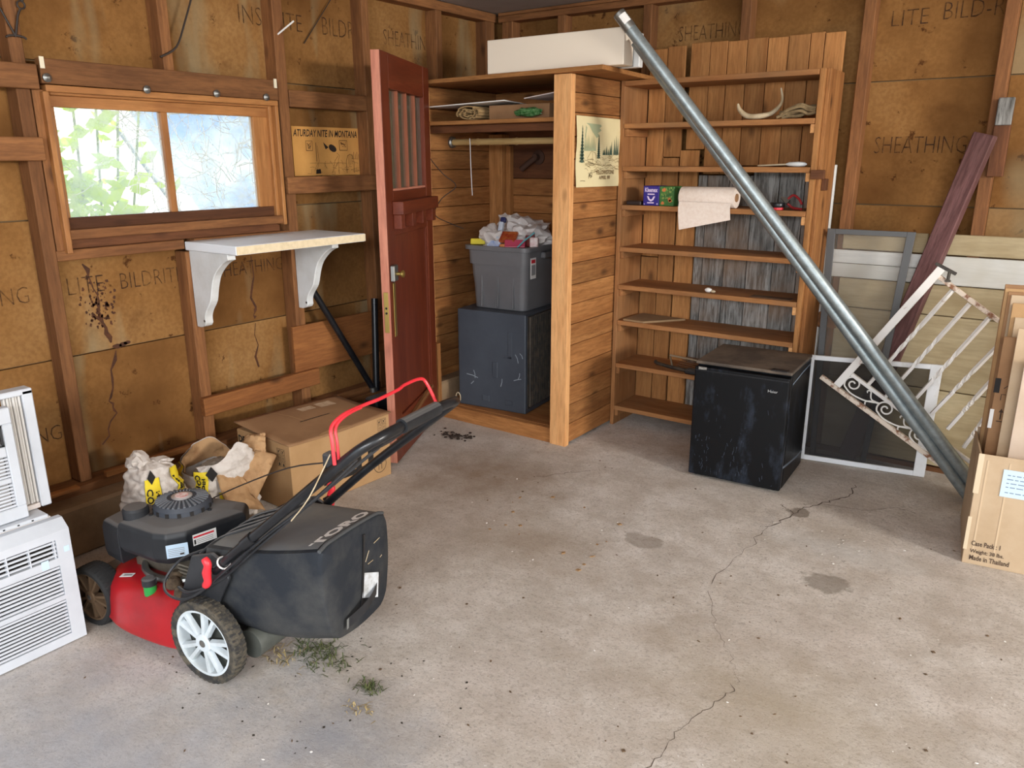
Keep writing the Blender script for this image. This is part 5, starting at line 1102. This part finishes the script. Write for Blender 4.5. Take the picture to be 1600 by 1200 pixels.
def knob(x, y, z, s_):
    obj('knob', MB().tube(smoothpath([(-.008, 0, -.048), (.004, 0, -.03), (0, 0, 0), (.004, 0, .03), (-.010, 0, .046)], 4), [.009, .011, .012, .0125, .012, .0115, .012, .013, .014, .013, .012, .0115, .012, .0125, .012, .011, .009], 10), M_REDP, hd, MM @ Matrix.Translation((x, y, z)) @ Matrix.Rotation(R(8), 4, 'Y'), smooth=True)
    mo('knob_stem', MB().tube([(x, y, z), (x, y - s_ * .035, z)], .006, 8), M_BLACKM, hd)
knob(.040, .012, .385, -1); knob(.062, .548, .420, 1)
mo('cable_tie', MB().tube([(.075 + .020 * math.cos(a) * .6, .047 + .020 * math.sin(a), .41 - .020 * math.cos(a) * .7) for a in [k * PI / 8 for k in range(16)]], .0028, 6, closed=True), M_PAPERW, hd, smooth=True)
mo('cable', MB().tube(smoothpath([(.50, .16, .77), (.40, .09, .66), (.25, .055, .535), (.10, .03, .40), (0, .015, .31), (-.08, .01, .265), (-.16, .02, .262), (-.195, .05, .285), (-.17, .09, .335), (-.08, .11, .385), (.06, .16, .435)], 6), .0042, 6), M_BLACKP, smooth=True)
mo('cable', MB().tube(smoothpath([(.53, .22, .79), (.42, .12, .68), (.22, .07, .50), (.07, .04, .36), (-.06, .03, .285), (-.14, .05, .27)], 6), .005, 6), M_BLACKP, smooth=True)
for k in range(4): mo('cable', MB().tube(smoothpath([(-.085 + .01 * k, .10 + .03 * k, .375 - .01 * k), (-.03, .14 + .04 * k, .425 + .003 * k), (.03, .22 + .04 * k, .443 + .003 * k), (.06, .34 + .03 * k, .447), (.05, .46, .44)], 5), .005, 6), M_BLACKP, smooth=True)
mo('starter_cord', MB().tube(smoothpath([(-.30, .36, .415), (-.05, .26, .55), (.25, .16, .70), (.475, .085, .785)], 4), .0022, 6), M_WIRE, smooth=True)
mo('starter_guide', MB().box((.462, .062, .775), (.50, .095, .815)), M_BLACKP, bevel=.005)
mo('bail_cable', MB().tube(smoothpath([(.505, .048, .825), (.44, .03, .70), (.36, .04, .61)], 4), .0018, 6), M_BONE, smooth=True)

# ------------------------------------------------------------------ black compact fridge
MF = Matrix.Translation((-1.441, 3.522, 0)) @ Matrix.Rotation(R(3.6), 4, 'Z')
M_FRB = plain('fridge_black', srgb(9, 10, 13), .45, srgb(52, 60, 74), 7.0, .54, .80, spec=.25, stretch=(1.6, 1.6, .7), detail=8.0)
M_FRT = plain('fridge_top', srgb(72, 62, 54), .7, srgb(110, 96, 82), 7.0)
fg = thing('compact_refrigerator', 'scuffed black compact fridge with a dusty top in front of the bookshelf', 'refrigerator', M=MF)
def fb(name, a, b, m, p=None, bev=.0): return bx(name, a, b, m, p or fg, MF, bevel=bev, seg=2)
fb('cabinet', (0, .048, .012), (.455, .442, .583), M_FRB, bev=.006)
fb('top', (-.002, .02, .584), (.457, .444, .600), M_FRT, bev=.004)
fd = fb('door', (0, 0, .014), (.455, .044, .575), M_FRB, bev=.007)
fb('door_trim', (.004, -.0015, .556), (.450, .0, .562), M_BLACKM, fd)
text('Haier', .02, MF @ frame((.358, -.001, .498), (1, 0, 0), (0, 0, 1)), plain('badge_silver', srgb(176, 176, 176), .4), fd, width=.045, height=.013)
fb('hinge', (.36, .01, .6005), (.44, .05, .606), M_BLACKM, bev=.003)
fb('worn_corner', (.02, -.001, .563), (.06, .004, .575), plain('worn_grey', srgb(150, 146, 140), .6, srgb(90, 88, 86), 60), fd)
for x, y in ((.03, .05), (.42, .05), (.03, .40), (.42, .40)): obj('foot', MB().lathe([(.014, 0), (.014, .013)], 12, MF @ Matrix.Translation((x, y, 0))), M_BLACKP, fg)
mb = MB()
for i in range(70):
    x = random.choice((random.gauss(.22, .05), random.gauss(.09, .05), random.uniform(.02, .43))); z = abs(random.gauss(.10, .11)) + .03
    if not (.01 < x < .44 and z < .5): continue
    mb.ribbon([(x, -.0008, z), (x + random.gauss(0, .004), -.0008, z + random.uniform(.004, .03))], random.uniform(.0008, .0025), (0, -1, 0))
o = obj('scuff_mark', mb, plain('scuff_pale', srgb(58, 66, 80), .8), fd, MF); o['kind'] = 'stuff'
mb = MB(); mb.ribbon([(.456, .02, .13), (.4565, .15, .112), (.4565, .30, .095), (.4562, .44, .088)], .012, (1, 0, 0)); mb.ribbon([(.4565, .06, .535), (.4565, .25, .55), (.4565, .42, .556)], .007, (1, 0, 0))
obj('scuff_mark', mb, plain('scuff_side', srgb(110, 122, 136), .7), fg, MF)

# ------------------------------------------------------------------ insect screens
def quad_frame(name, label, cs, w, th, mat_f, mesh_mat, wid=None):
    bl, br, tr, tl = [Vector(c) for c in cs]
    n = (br - bl).cross(tl - bl).normalized()          # towards the camera side (-y)
    if n.y > 0: n = -n
    t = thing(name, label, 'screen', (bl + br) / 2)
    ins = lambda k: (lambda u0, v0: [(bl * (1 - u) + br * u) * (1 - v) + (tl * (1 - u) + tr * u) * v for u, v in u0])(k, 0)
    L = (br - bl).length; H = (tl - bl).length
    P = lambda u, v: (bl * (1 - u) + br * u) * (1 - v) + (tl * (1 - u) + tr * u) * v
    wl_, wr_, wb_, wt_ = wid or (w, w, w, w)
    a, b, c, d = wl_ / L, 1 - wr_ / L, wb_ / H, 1 - wt_ / H
    def bar(nm, q): obj(nm, MB().hexa([P(*p) for p in q], [P(*p) + n * th for p in q]), mat_f, t, bevel=.0015)
    bar('stile', [(0, 0), (a, 0), (a, 1), (0, 1)]); bar('stile', [(b, 0), (1, 0), (1, 1), (b, 1)])
    bar('rail', [(a, 0), (b, 0), (b, c), (a, c)]); bar('rail', [(a, d), (b, d), (b, 1), (a, 1)])
    q = [(a, c), (b, c), (b, d), (a, d)]
    o = obj('mesh', MB().add([P(*p) + n * th * .5 for p in q], [(0, 1, 2, 3)]), mesh_mat, t); return t
quad_frame('window_screen', 'tall narrow grey-framed insect screen leaning on the back wall beside the bookshelf', ((-1.012, 4.155, .0), (-.735, 4.165, 0), (-.651, 4.205, 1.211), (-1.054, 4.19, 1.211)), .026, .012, M_SCREENF, thin('fly_mesh_pale', srgb(150, 146, 138), .24, .8))
quad_frame('window_screen', 'white-framed dark insect screen standing on the floor beside the black fridge', ((-1.045, 4.098, .002), (-.459, 4.192, .004), (-.451, 4.196, .588), (-1.046, 4.102, .573)), .022, .016, M_WPAINT, thin('fly_mesh_dark', srgb(40, 38, 38), .70, .8), wid=(.018, .052, .026, .024))

# ------------------------------------------------------------------ purple-red post leaning on the wall
pa, pb_ = Vector((-.43, 4.236, 1.655)), Vector((-.835, 4.236, .02))
Mpost = frame(pb_, pa - pb_, (0, -1, 0)) @ Matrix.Rotation(R(-9), 4, 'X')
lp = (pa - pb_).length
o = bx('timber_post', (0, -.031, -.045), (lp, .031, .045), W_PURP('X'), None, Mpost, bevel=.005)
tag(o, 'weathered purple-red timber post leaning on the back wall', 'post')

# ------------------------------------------------------------------ white iron railing panel
RY = 4.06
rl = thing('iron_railing', 'flaking white wrought iron railing panel with scrolls leaning in the corner', 'railing', (-.55, RY, 0))
M_IRON = plain('flaked_white', srgb(240, 236, 230), .5, srgb(160, 112, 84), 14.0, .66, .74); M_IRON2 = plain('rusty_white', srgb(228, 212, 194), .7, srgb(140, 92, 62), 26.0, .50, .62)
def bar2(nm, a, b, r, mat=M_IRON, square=True, dy=0.0):
    a = Vector((a[0], RY + dy, a[1])); b = Vector((b[0], RY + dy, b[1])); M = frame(a, b - a, (0, -1, 0)); return bx(nm, (0, -r, -r), ((b - a).length, r, r), mat, rl, M, bevel=.0015)
bar2('bottom_rail', (-.977, .476), (-.245, .050), .011, M_IRON2)
bar2('post', (-.502, 1.069), (-.893, .444), .018)
bar2('scroll_rail', (-.834, .512), (-.26, .170), .009)
bar2('top_rail', (-.519, 1.033), (-.245, .850), .010, M_IRON2)
for a, b in (((-.446, .970), (-.752, .465)), ((-.370, .915), (-.668, .414)), ((-.285, .86), (-.574, .362)), ((-.235, .735), (-.455, .372)), ((-.235, .575), (-.378, .312)), ((-.225, .42), (-.30, .235))):
    n = 26; A_ = Vector((a[0], RY, a[1])); B_ = Vector((b[0], RY, b[1])); d = (B_ - A_).normalized(); s1 = d.cross(Vector((0, 1, 0)))
    tw = MB()
    rr = []
    for k in range(n + 1):
        t = k / n; ang = (t - .35) * 14 if .35 < t < .65 else (0 if t <= .35 else .3 * 14); p = A_.lerp(B_, t)
        rr.append([p + (s1 * math.cos(ang + q * PI / 2) + Vector((0, 1, 0)) * math.sin(ang + q * PI / 2)) * .0105 for q in range(4)])
    obj('baluster', tw.rings(rr), M_IRON, rl)
uu = Vector((.849, 0, -.528)).normalized(); vv = Vector((.528, 0, .849)).normalized()
def scroll(c, R0, turns, a0, sgn=1, tail=None):
    pts = []
    N_ = 34
    for k in range(N_ + 1):
        t = k / N_; r = R0 * (1 - .80 * t); a = a0 + sgn * turns * 2 * PI * t
        pts.append(Vector(c) + (uu * math.cos(a) + vv * math.sin(a)) * r)
    if tail: pts = smoothpath([Vector(p) for p in tail] + [pts[0]], 4)[:-1] + pts
    return pts
for i in range(4):
    o0 = Vector((-.905 + .163 * i, RY, .4465 - .1015 * i)) + vv * .012
    c = o0 + uu * .065 + vv * .045
    pts = scroll(c, .042, 1.5, -2.2, -1, [o0 + uu * .20 + vv * .038, o0 + uu * .15 + vv * .012, o0 + uu * .085 + vv * (-.000)])
    obj('scroll', MB().tube(pts, .0042, 6), M_IRON, rl, smooth=True)
    c2 = o0 + uu * .145 + vv * .060
    obj('scroll', MB().tube(scroll(c2, .014, .7, 0, 1, [o0 + uu * .215 + vv * .048, o0 + uu * .18 + vv * .04]), .0036, 6), M_IRON2 if i == 2 else M_IRON, rl, smooth=True)
    obj('scroll', MB().tube(smoothpath([o0 + uu * .215 + vv * .045, o0 + uu * .18 + vv * .03, o0 + uu * .165 + vv * .012, o0 + uu * .172 + vv * .0]), .0036, 6), M_IRON, rl, smooth=True)
hg = bar2('hinge_strap', (-.530, 1.088), (-.440, 1.045), .007, M_COIL, dy=-.012)
obj('hinge_pin', MB().tube([(-.468, RY - .012, 1.055), (-.470, RY - .012, 1.018)], .007, 8), M_COIL, rl, smooth=True); obj('hinge_nut', MB().lathe([(.012, 0), (.014, .006), (.006, .012)], 8, Matrix.Translation((-.470, RY - .012, 1.008))), M_ZINC, rl)

# ------------------------------------------------------------------ two galvanised pipes
F1, T1 = Vector((-.172, 4.015, .012)), Vector((-1.8935, 3.468, 2.189))
d1 = (T1 - F1).normalized()
p1 = thing('steel_pipe', 'upper of two leaning galvanised steel pipes, its capped end high by the ceiling', 'pipe', F1, group=None)
obj('tube', MB().tube([F1, F1.lerp(T1, .5), T1], .0275, 20), M_STEEL, p1, smooth=True, ang=1.0)
obj('end_cap', MB().tube([T1 - d1 * .085, T1 - d1 * .08, T1 + d1 * .004, T1 + d1 * .008], [.0285, .0295, .0295, .025], 20), M_ZINC, p1, smooth=True, ang=.6)
Ml = frame(T1 - d1 * .058, d1, Vector((.2, -1, .3)))
sv = Vector((.36, -.80, .48)); sv = (sv - d1 * sv.dot(d1)).normalized(); tv = d1.cross(sv)
obj('sticker', MB().grid(lambda u, v: T1 - d1 * (.012 + .045 * v) + (sv * math.cos((u - .5) * 1.3) + tv * math.sin((u - .5) * 1.3)) * .0302, 6, 3), M_PAPERW, p1, smooth=True)
F2, T2 = Vector((-.237, 4.0, .012)), Vector((-1.850, 3.556, 2.078))
p2 = thing('steel_pipe', 'lower of two leaning galvanised steel pipes, half hidden behind the other', 'pipe', F2)
obj('tube', MB().tube([F2, F2.lerp(T2, .5), T2], .0255, 20), M_STEEL, p2, smooth=True, ang=1.0)

# ------------------------------------------------------------------ open carton with flattened cardboard
MC = Matrix.Translation((-.187, 3.322, 0)) @ Matrix.Rotation(R(7.0), 4, 'Z')
M_CARDF = plain('carton_tan', srgb(190, 166, 136), .85, srgb(176, 150, 118), 4.0)
oc = thing('open_carton', 'open-topped tan shipping carton holding flattened cardboard at the wall corner', 'carton', M=MC)
def cbx(name, a, b, m, p=None, bev=.002, M=None): return bx(name, a, b, m, p or oc, M or MC, bevel=bev)
fw = cbx('front_wall', (0, 0, 0), (.56, .006, .462), M_CARDF)
obj('side_wall', MB().hexa([(0, .006, 0), (.006, .006, 0), (.004, .47, 0), (-.003, .47, 0)], [(0, .006, .462), (.006, .006, .462), (.004, .47, .408), (-.003, .47, .408)]), M_CARDF, oc, MC)
cbx('side_wall', (.554, .0065, 0), (.56, .47, .46), M_CARDF); cbx('rear_wall', (.005, .464, 0), (.553, .47, .43), M_CARDF); cbx('bottom', (.007, .007, .001), (.553, .463, .006), M_CARDF)
mb = MB()
for x in (.028, .10, .22): mb.box((x, -.0012, .06), (x + .006, .0, .44))
obj('crease', mb, plain('crease_pale', srgb(200, 176, 144), .85), fw, MC)
cbx('tape', (-.003, -.0012, .30), (.016, .0, .463), plain('tape_pale', srgb(212, 194, 164), .4), fw, bev=0); cbx('tape', (-.003, -.0012, .06), (.010, .0, .20), plain('tape_pale', srgb(212, 194, 164), .4), fw, bev=0)
Mcf = MC @ frame((0, -.0016, 0), (1, 0, 0), (0, 0, 1)); M_PRN = plain('print_brown_ink', srgb(70, 52, 40), .85)
for i, s in enumerate(('Made in Thailand', 'Weight: 38 lbs.', 'Case Pack : 1')): text(s, .03, Mcf @ Matrix.Translation((.022, .020 + .031 * i, 0)), M_PRN, fw, width=(.135, .115, .098)[i], height=.021, bold=.0006)
lb = bx('address_label', (.085, .305, 0), (.36, .415, .0008), M_PAPERB, oc, Mcf)
mb = MB(); M_LBL = plain('label_ink', srgb(110, 128, 150), .8)
for j, (y, w) in enumerate(((.392, .2), (.376, .24), (.360, .22), (.344, .23), (.322, .21))):
    x = .10
    while x < .10 + w:
        d = random.uniform(.008, .022); mb.add([(x, y, .0011), (x + d, y, .0011), (x + d, y + .0035, .0011), (x, y + .0035, .0011)], [(0, 1, 2, 3)]); x += d + .005
obj('print', mb, M_LBL, lb, Mcf)
obj('side_slit', MB().ribbon([(-.0016, .10, .27), (-.0018, .17, .33), (-.002, .24, .40)], .012, (-1, 0, 0)), plain('slit_dark', srgb(140, 100, 66), .9), oc, MC)
obj('side_slit', MB().ribbon([(-.0016, .28, .10), (-.0018, .30, .20), (-.002, .34, .24)], .010, (-1, 0, 0)), plain('slit_dark', srgb(140, 100, 66), .9), oc, MC)
def sheet_card(label, x0, x1, y0, z1, thk, tilt, mat, y1=None):
    M = MC @ Matrix.Translation((0, y0, .008)) @ Matrix.Rotation(R(-tilt), 4, 'X')
    t = thing('flattened_box', label, 'cardboard', M=M)
    bx('panel', (x0, 0, 0), (x1, thk, z1), mat, t, M, bevel=.0015); return t, M
t, M = sheet_card('rearmost and tallest of the flattened boxes standing in the carton', .012, .55, .385, 1.05, .006, 2, M_CARD3)
for k in range(3): bx('fold', (.014 + .012 * k, -.008 * (k + 1), 0), (.55, -.008 * (k + 1) + .006, 1.035 - .012 * k), (M_CARD, M_CARD3, M_CARD2)[k], t, M, bevel=.0015)
t, M = sheet_card('folded brown flattened box with a top flap in front of the tallest one', .045, .55, .325, .985, .006, 2, M_CARD)
bx('flap', (.06, -.0075, .84), (.55, -.001, .93), M_CARD2, t, M, bevel=.0015); bx('fold', (.05, .008, 0), (.55, .013, .97), M_CARD3, t, M)
t, M = sheet_card('dark brown flattened box printed with two arrows, torn label on its edge', .03, .55, .265, .86, .006, 1.5, M_CARD3)
Mi = M @ frame((0, -.0012, 0), (1, 0, 0), (0, 0, 1)); mb = MB()
for q in (.062, .082): mb.add([(q, .52, 0), (q + .005, .52, 0), (q + .005, .55, 0), (q + .011, .55, 0), (q + .0025, .566, 0), (q - .006, .55, 0), (q, .55, 0)], [(0, 1, 2, 3, 4, 5, 6)])
mb.add([(.052, .51, 0), (.10, .51, 0), (.10, .514, 0), (.052, .514, 0)], [(0, 1, 2, 3)])
mb.ribbon([(.055, .60, 0), (.055, .625, 0), (.07, .625, 0)], .003, (0, 0, 1)); mb.ribbon([(.075, .60, 0), (.09, .60, 0), (.09, .615, 0)], .003, (0, 0, 1)); mb.ribbon([(.06, .65, 0), (.075, .665, 0), (.09, .66, 0)], .003, (0, 0, 1))
obj('handling_icons', mb, M_PRN, t, Mi); obj('torn_label', MB().add([(.085, .58, .0004), (.115, .585, .0004), (.122, .68, .0004), (.105, .665, .0004)], [(0, 1, 2, 3)]), M_PAPERW, t, Mi)
bx('tape', (.026, -.002, .48), (.04, 0, .56), M_PAPERW, t, M); bx('tape', (.026, -.0025, .63), (.046, 0, .69), M_INK, t, M)
t, M = sheet_card('pale grey-tan flattened box standing foremost in the carton', .105, .55, .16, .80, .008, 2, plain('cardboard_grey', srgb(210, 190, 170), .85, srgb(196, 174, 152), 4))
t, M = sheet_card('pale flattened box behind the foremost one, with a cut top edge', .07, .55, .215, .905, .006, 2, M_CARD2)

# ------------------------------------------------------------------ litter on the concrete
def crackline(pts, w):
    out = []; ws = []
    for i in range(len(pts) - 1):
        for j in range(8):
            t = j / 8; out.append((pts[i][0] + (pts[i + 1][0] - pts[i][0]) * t + random.gauss(0, .007), pts[i][1] + (pts[i + 1][1] - pts[i][1]) * t + random.gauss(0, .004), .0009)); ws.append(w * random.uniform(.3, 1.3))
    return out, ws
mb = MB(); FLO = bpy.data.objects['floor']
for pts, w in (([(-.91, 3.17), (-.93, 2.84), (-.93, 2.54)], .0026), ([(-.93, 2.54), (-.80, 2.3), (-.70, 2.18), (-.64, 2.05)], .0015), ([(-.64, 2.05), (-.66, 1.95), (-.70, 1.80), (-.70, 1.63), (-.76, 1.4)], .0026), ([(-2.05, 3.05), (-1.95, 3.2), (-1.86, 3.3)], .003), ([(-.92, 3.17), (-.86, 3.38), (-.80, 3.56), (-.70, 3.72), (-.72, 3.9)], .006), ([(-.86, 3.38), (-.95, 3.45)], .005), ([(-.80, 3.56), (-.62, 3.60), (-.5, 3.72), (-.40, 3.70)], .004)):
    a, b = crackline(pts, w); mb.ribbon(a, b, (0, 0, 1))
obj('crack', mb, plain('crack_dark', srgb(92, 80, 68), .95), FLO)
def tuft(cx, cy, n, spread, l, h, name, label, mats, dens=1.0):
    mb = MB()
    for i in range(n):
        p = Vector((cx + random.gauss(0, spread), cy + random.gauss(0, spread * .6), .001)); a = random.uniform(0, 2 * PI); q = random.uniform(.4, 1) * l
        d = Vector((math.cos(a), math.sin(a), 0)); s_ = Vector((-d.y, d.x, 0)) * .0016
        m = p + d * q * .5 + Vector((0, 0, random.uniform(.2, 1) * h)); e = p + d * q + Vector((0, 0, random.uniform(0, .5) * h))
        mb.add([p - s_, p + s_, m + s_, m - s_, e], [(0, 1, 2, 3), (3, 2, 4)])
    o = obj(name, mb, mats, base=True); o['kind'] = 'stuff'; return tag(o, label, 'grass')
M_GRS = plain('cut_grass', srgb(60, 76, 36), .8, srgb(96, 98, 56), 30); M_HAY = plain('dry_grass', srgb(176, 156, 108), .85, srgb(120, 100, 66), 30)
tuft(-1.80, 1.42, 170, .06, .045, .018, 'grass_clippings', 'green grass clippings dropped on the floor under the grass bag', M_GRS)
tuft(-1.90, 1.33, 60, .045, .04, .015, 'dry_clippings', 'dry tan clippings on the floor behind the mower wheel', M_HAY)
tuft(-1.545, 1.39, 70, .022, .03, .02, 'grass_clump', 'small dark green clump of grass alone on the floor in front of the mower', M_GRS)
tuft(-1.50, 1.30, 26, .03, .03, .01, 'grass_scrap', 'thin scrap of dry grass beside the small green clump', M_HAY)
def chips(n, xr, yr, smin, smax, mat, name, label, flat=.3):
    mb = MB()
    for i in range(n):
        x = random.uniform(*xr); y = random.uniform(*yr); s_ = random.uniform(smin, smax); a = random.uniform(0, PI); e = random.uniform(.3, 1)
        c, s2 = math.cos(a) * s_, math.sin(a) * s_
        q = [(x + c, y + s2, .0005), (x - s2 * e, y + c * e, .0005), (x - c, y - s2, .0005), (x + s2 * e, y - c * e, .0005)]
        mb.hexa(q, [(p[0] * .8 + x * .2, p[1] * .8 + y * .2, .0005 + s_ * flat) for p in q])
    o = obj(name, mb, mat, base=True); o['kind'] = 'stuff'; return tag(o, label, 'debris')
chips(60, (-2.2, .2), (1.0, 3.3), .002, .006, plain('chip_white', srgb(236, 232, 226), .9), 'paint_flakes', 'tiny white paint flakes scattered over the concrete floor')
chips(150, (-2.4, .3), (.9, 3.45), .002, .008, plain('chip_brown', srgb(112, 90, 66), .9, srgb(70, 54, 40), 60), 'grit', 'dark grit and bark crumbs scattered over the concrete floor')
chips(60, (-2.2, -1.2), (1.0, 1.6), .002, .006, plain('chip_dark', srgb(52, 46, 36), .9), 'dark_crumbs', 'dark soil crumbs on the floor around the mower wheel')
chips(46, (-1.02, -.50), (3.05, 3.45), .002, .008, plain('chip_grey', srgb(178, 170, 160), .95, srgb(150, 140, 128), 40), 'concrete_crumbs', 'pale broken concrete crumbs by the corner of the black fridge', .35)
chips(16, (-2.0, -1.3), (2.3, 3.0), .006, .014, plain('leaf_dry', srgb(150, 118, 82), .9), 'leaf_litter', 'dry leaf scraps on the floor between the mower and the closet', .25)
mb = MB()
for i in range(60):
    x = -2.78 + random.gauss(0, .07); y = 3.28 + random.gauss(0, .035); r = random.uniform(.004, .012)
    mb.lathe([(r, 0.0005), (r * .8, r * .6), (r * .2, r * .8)], 6, Matrix.Translation((x, y, 0)))
o = obj('dirt_pile', mb, plain('soil', srgb(48, 36, 28), .95)); o['kind'] = 'stuff'; tag(o, 'scatter of black soil on the floor in front of the closet threshold', 'dirt')
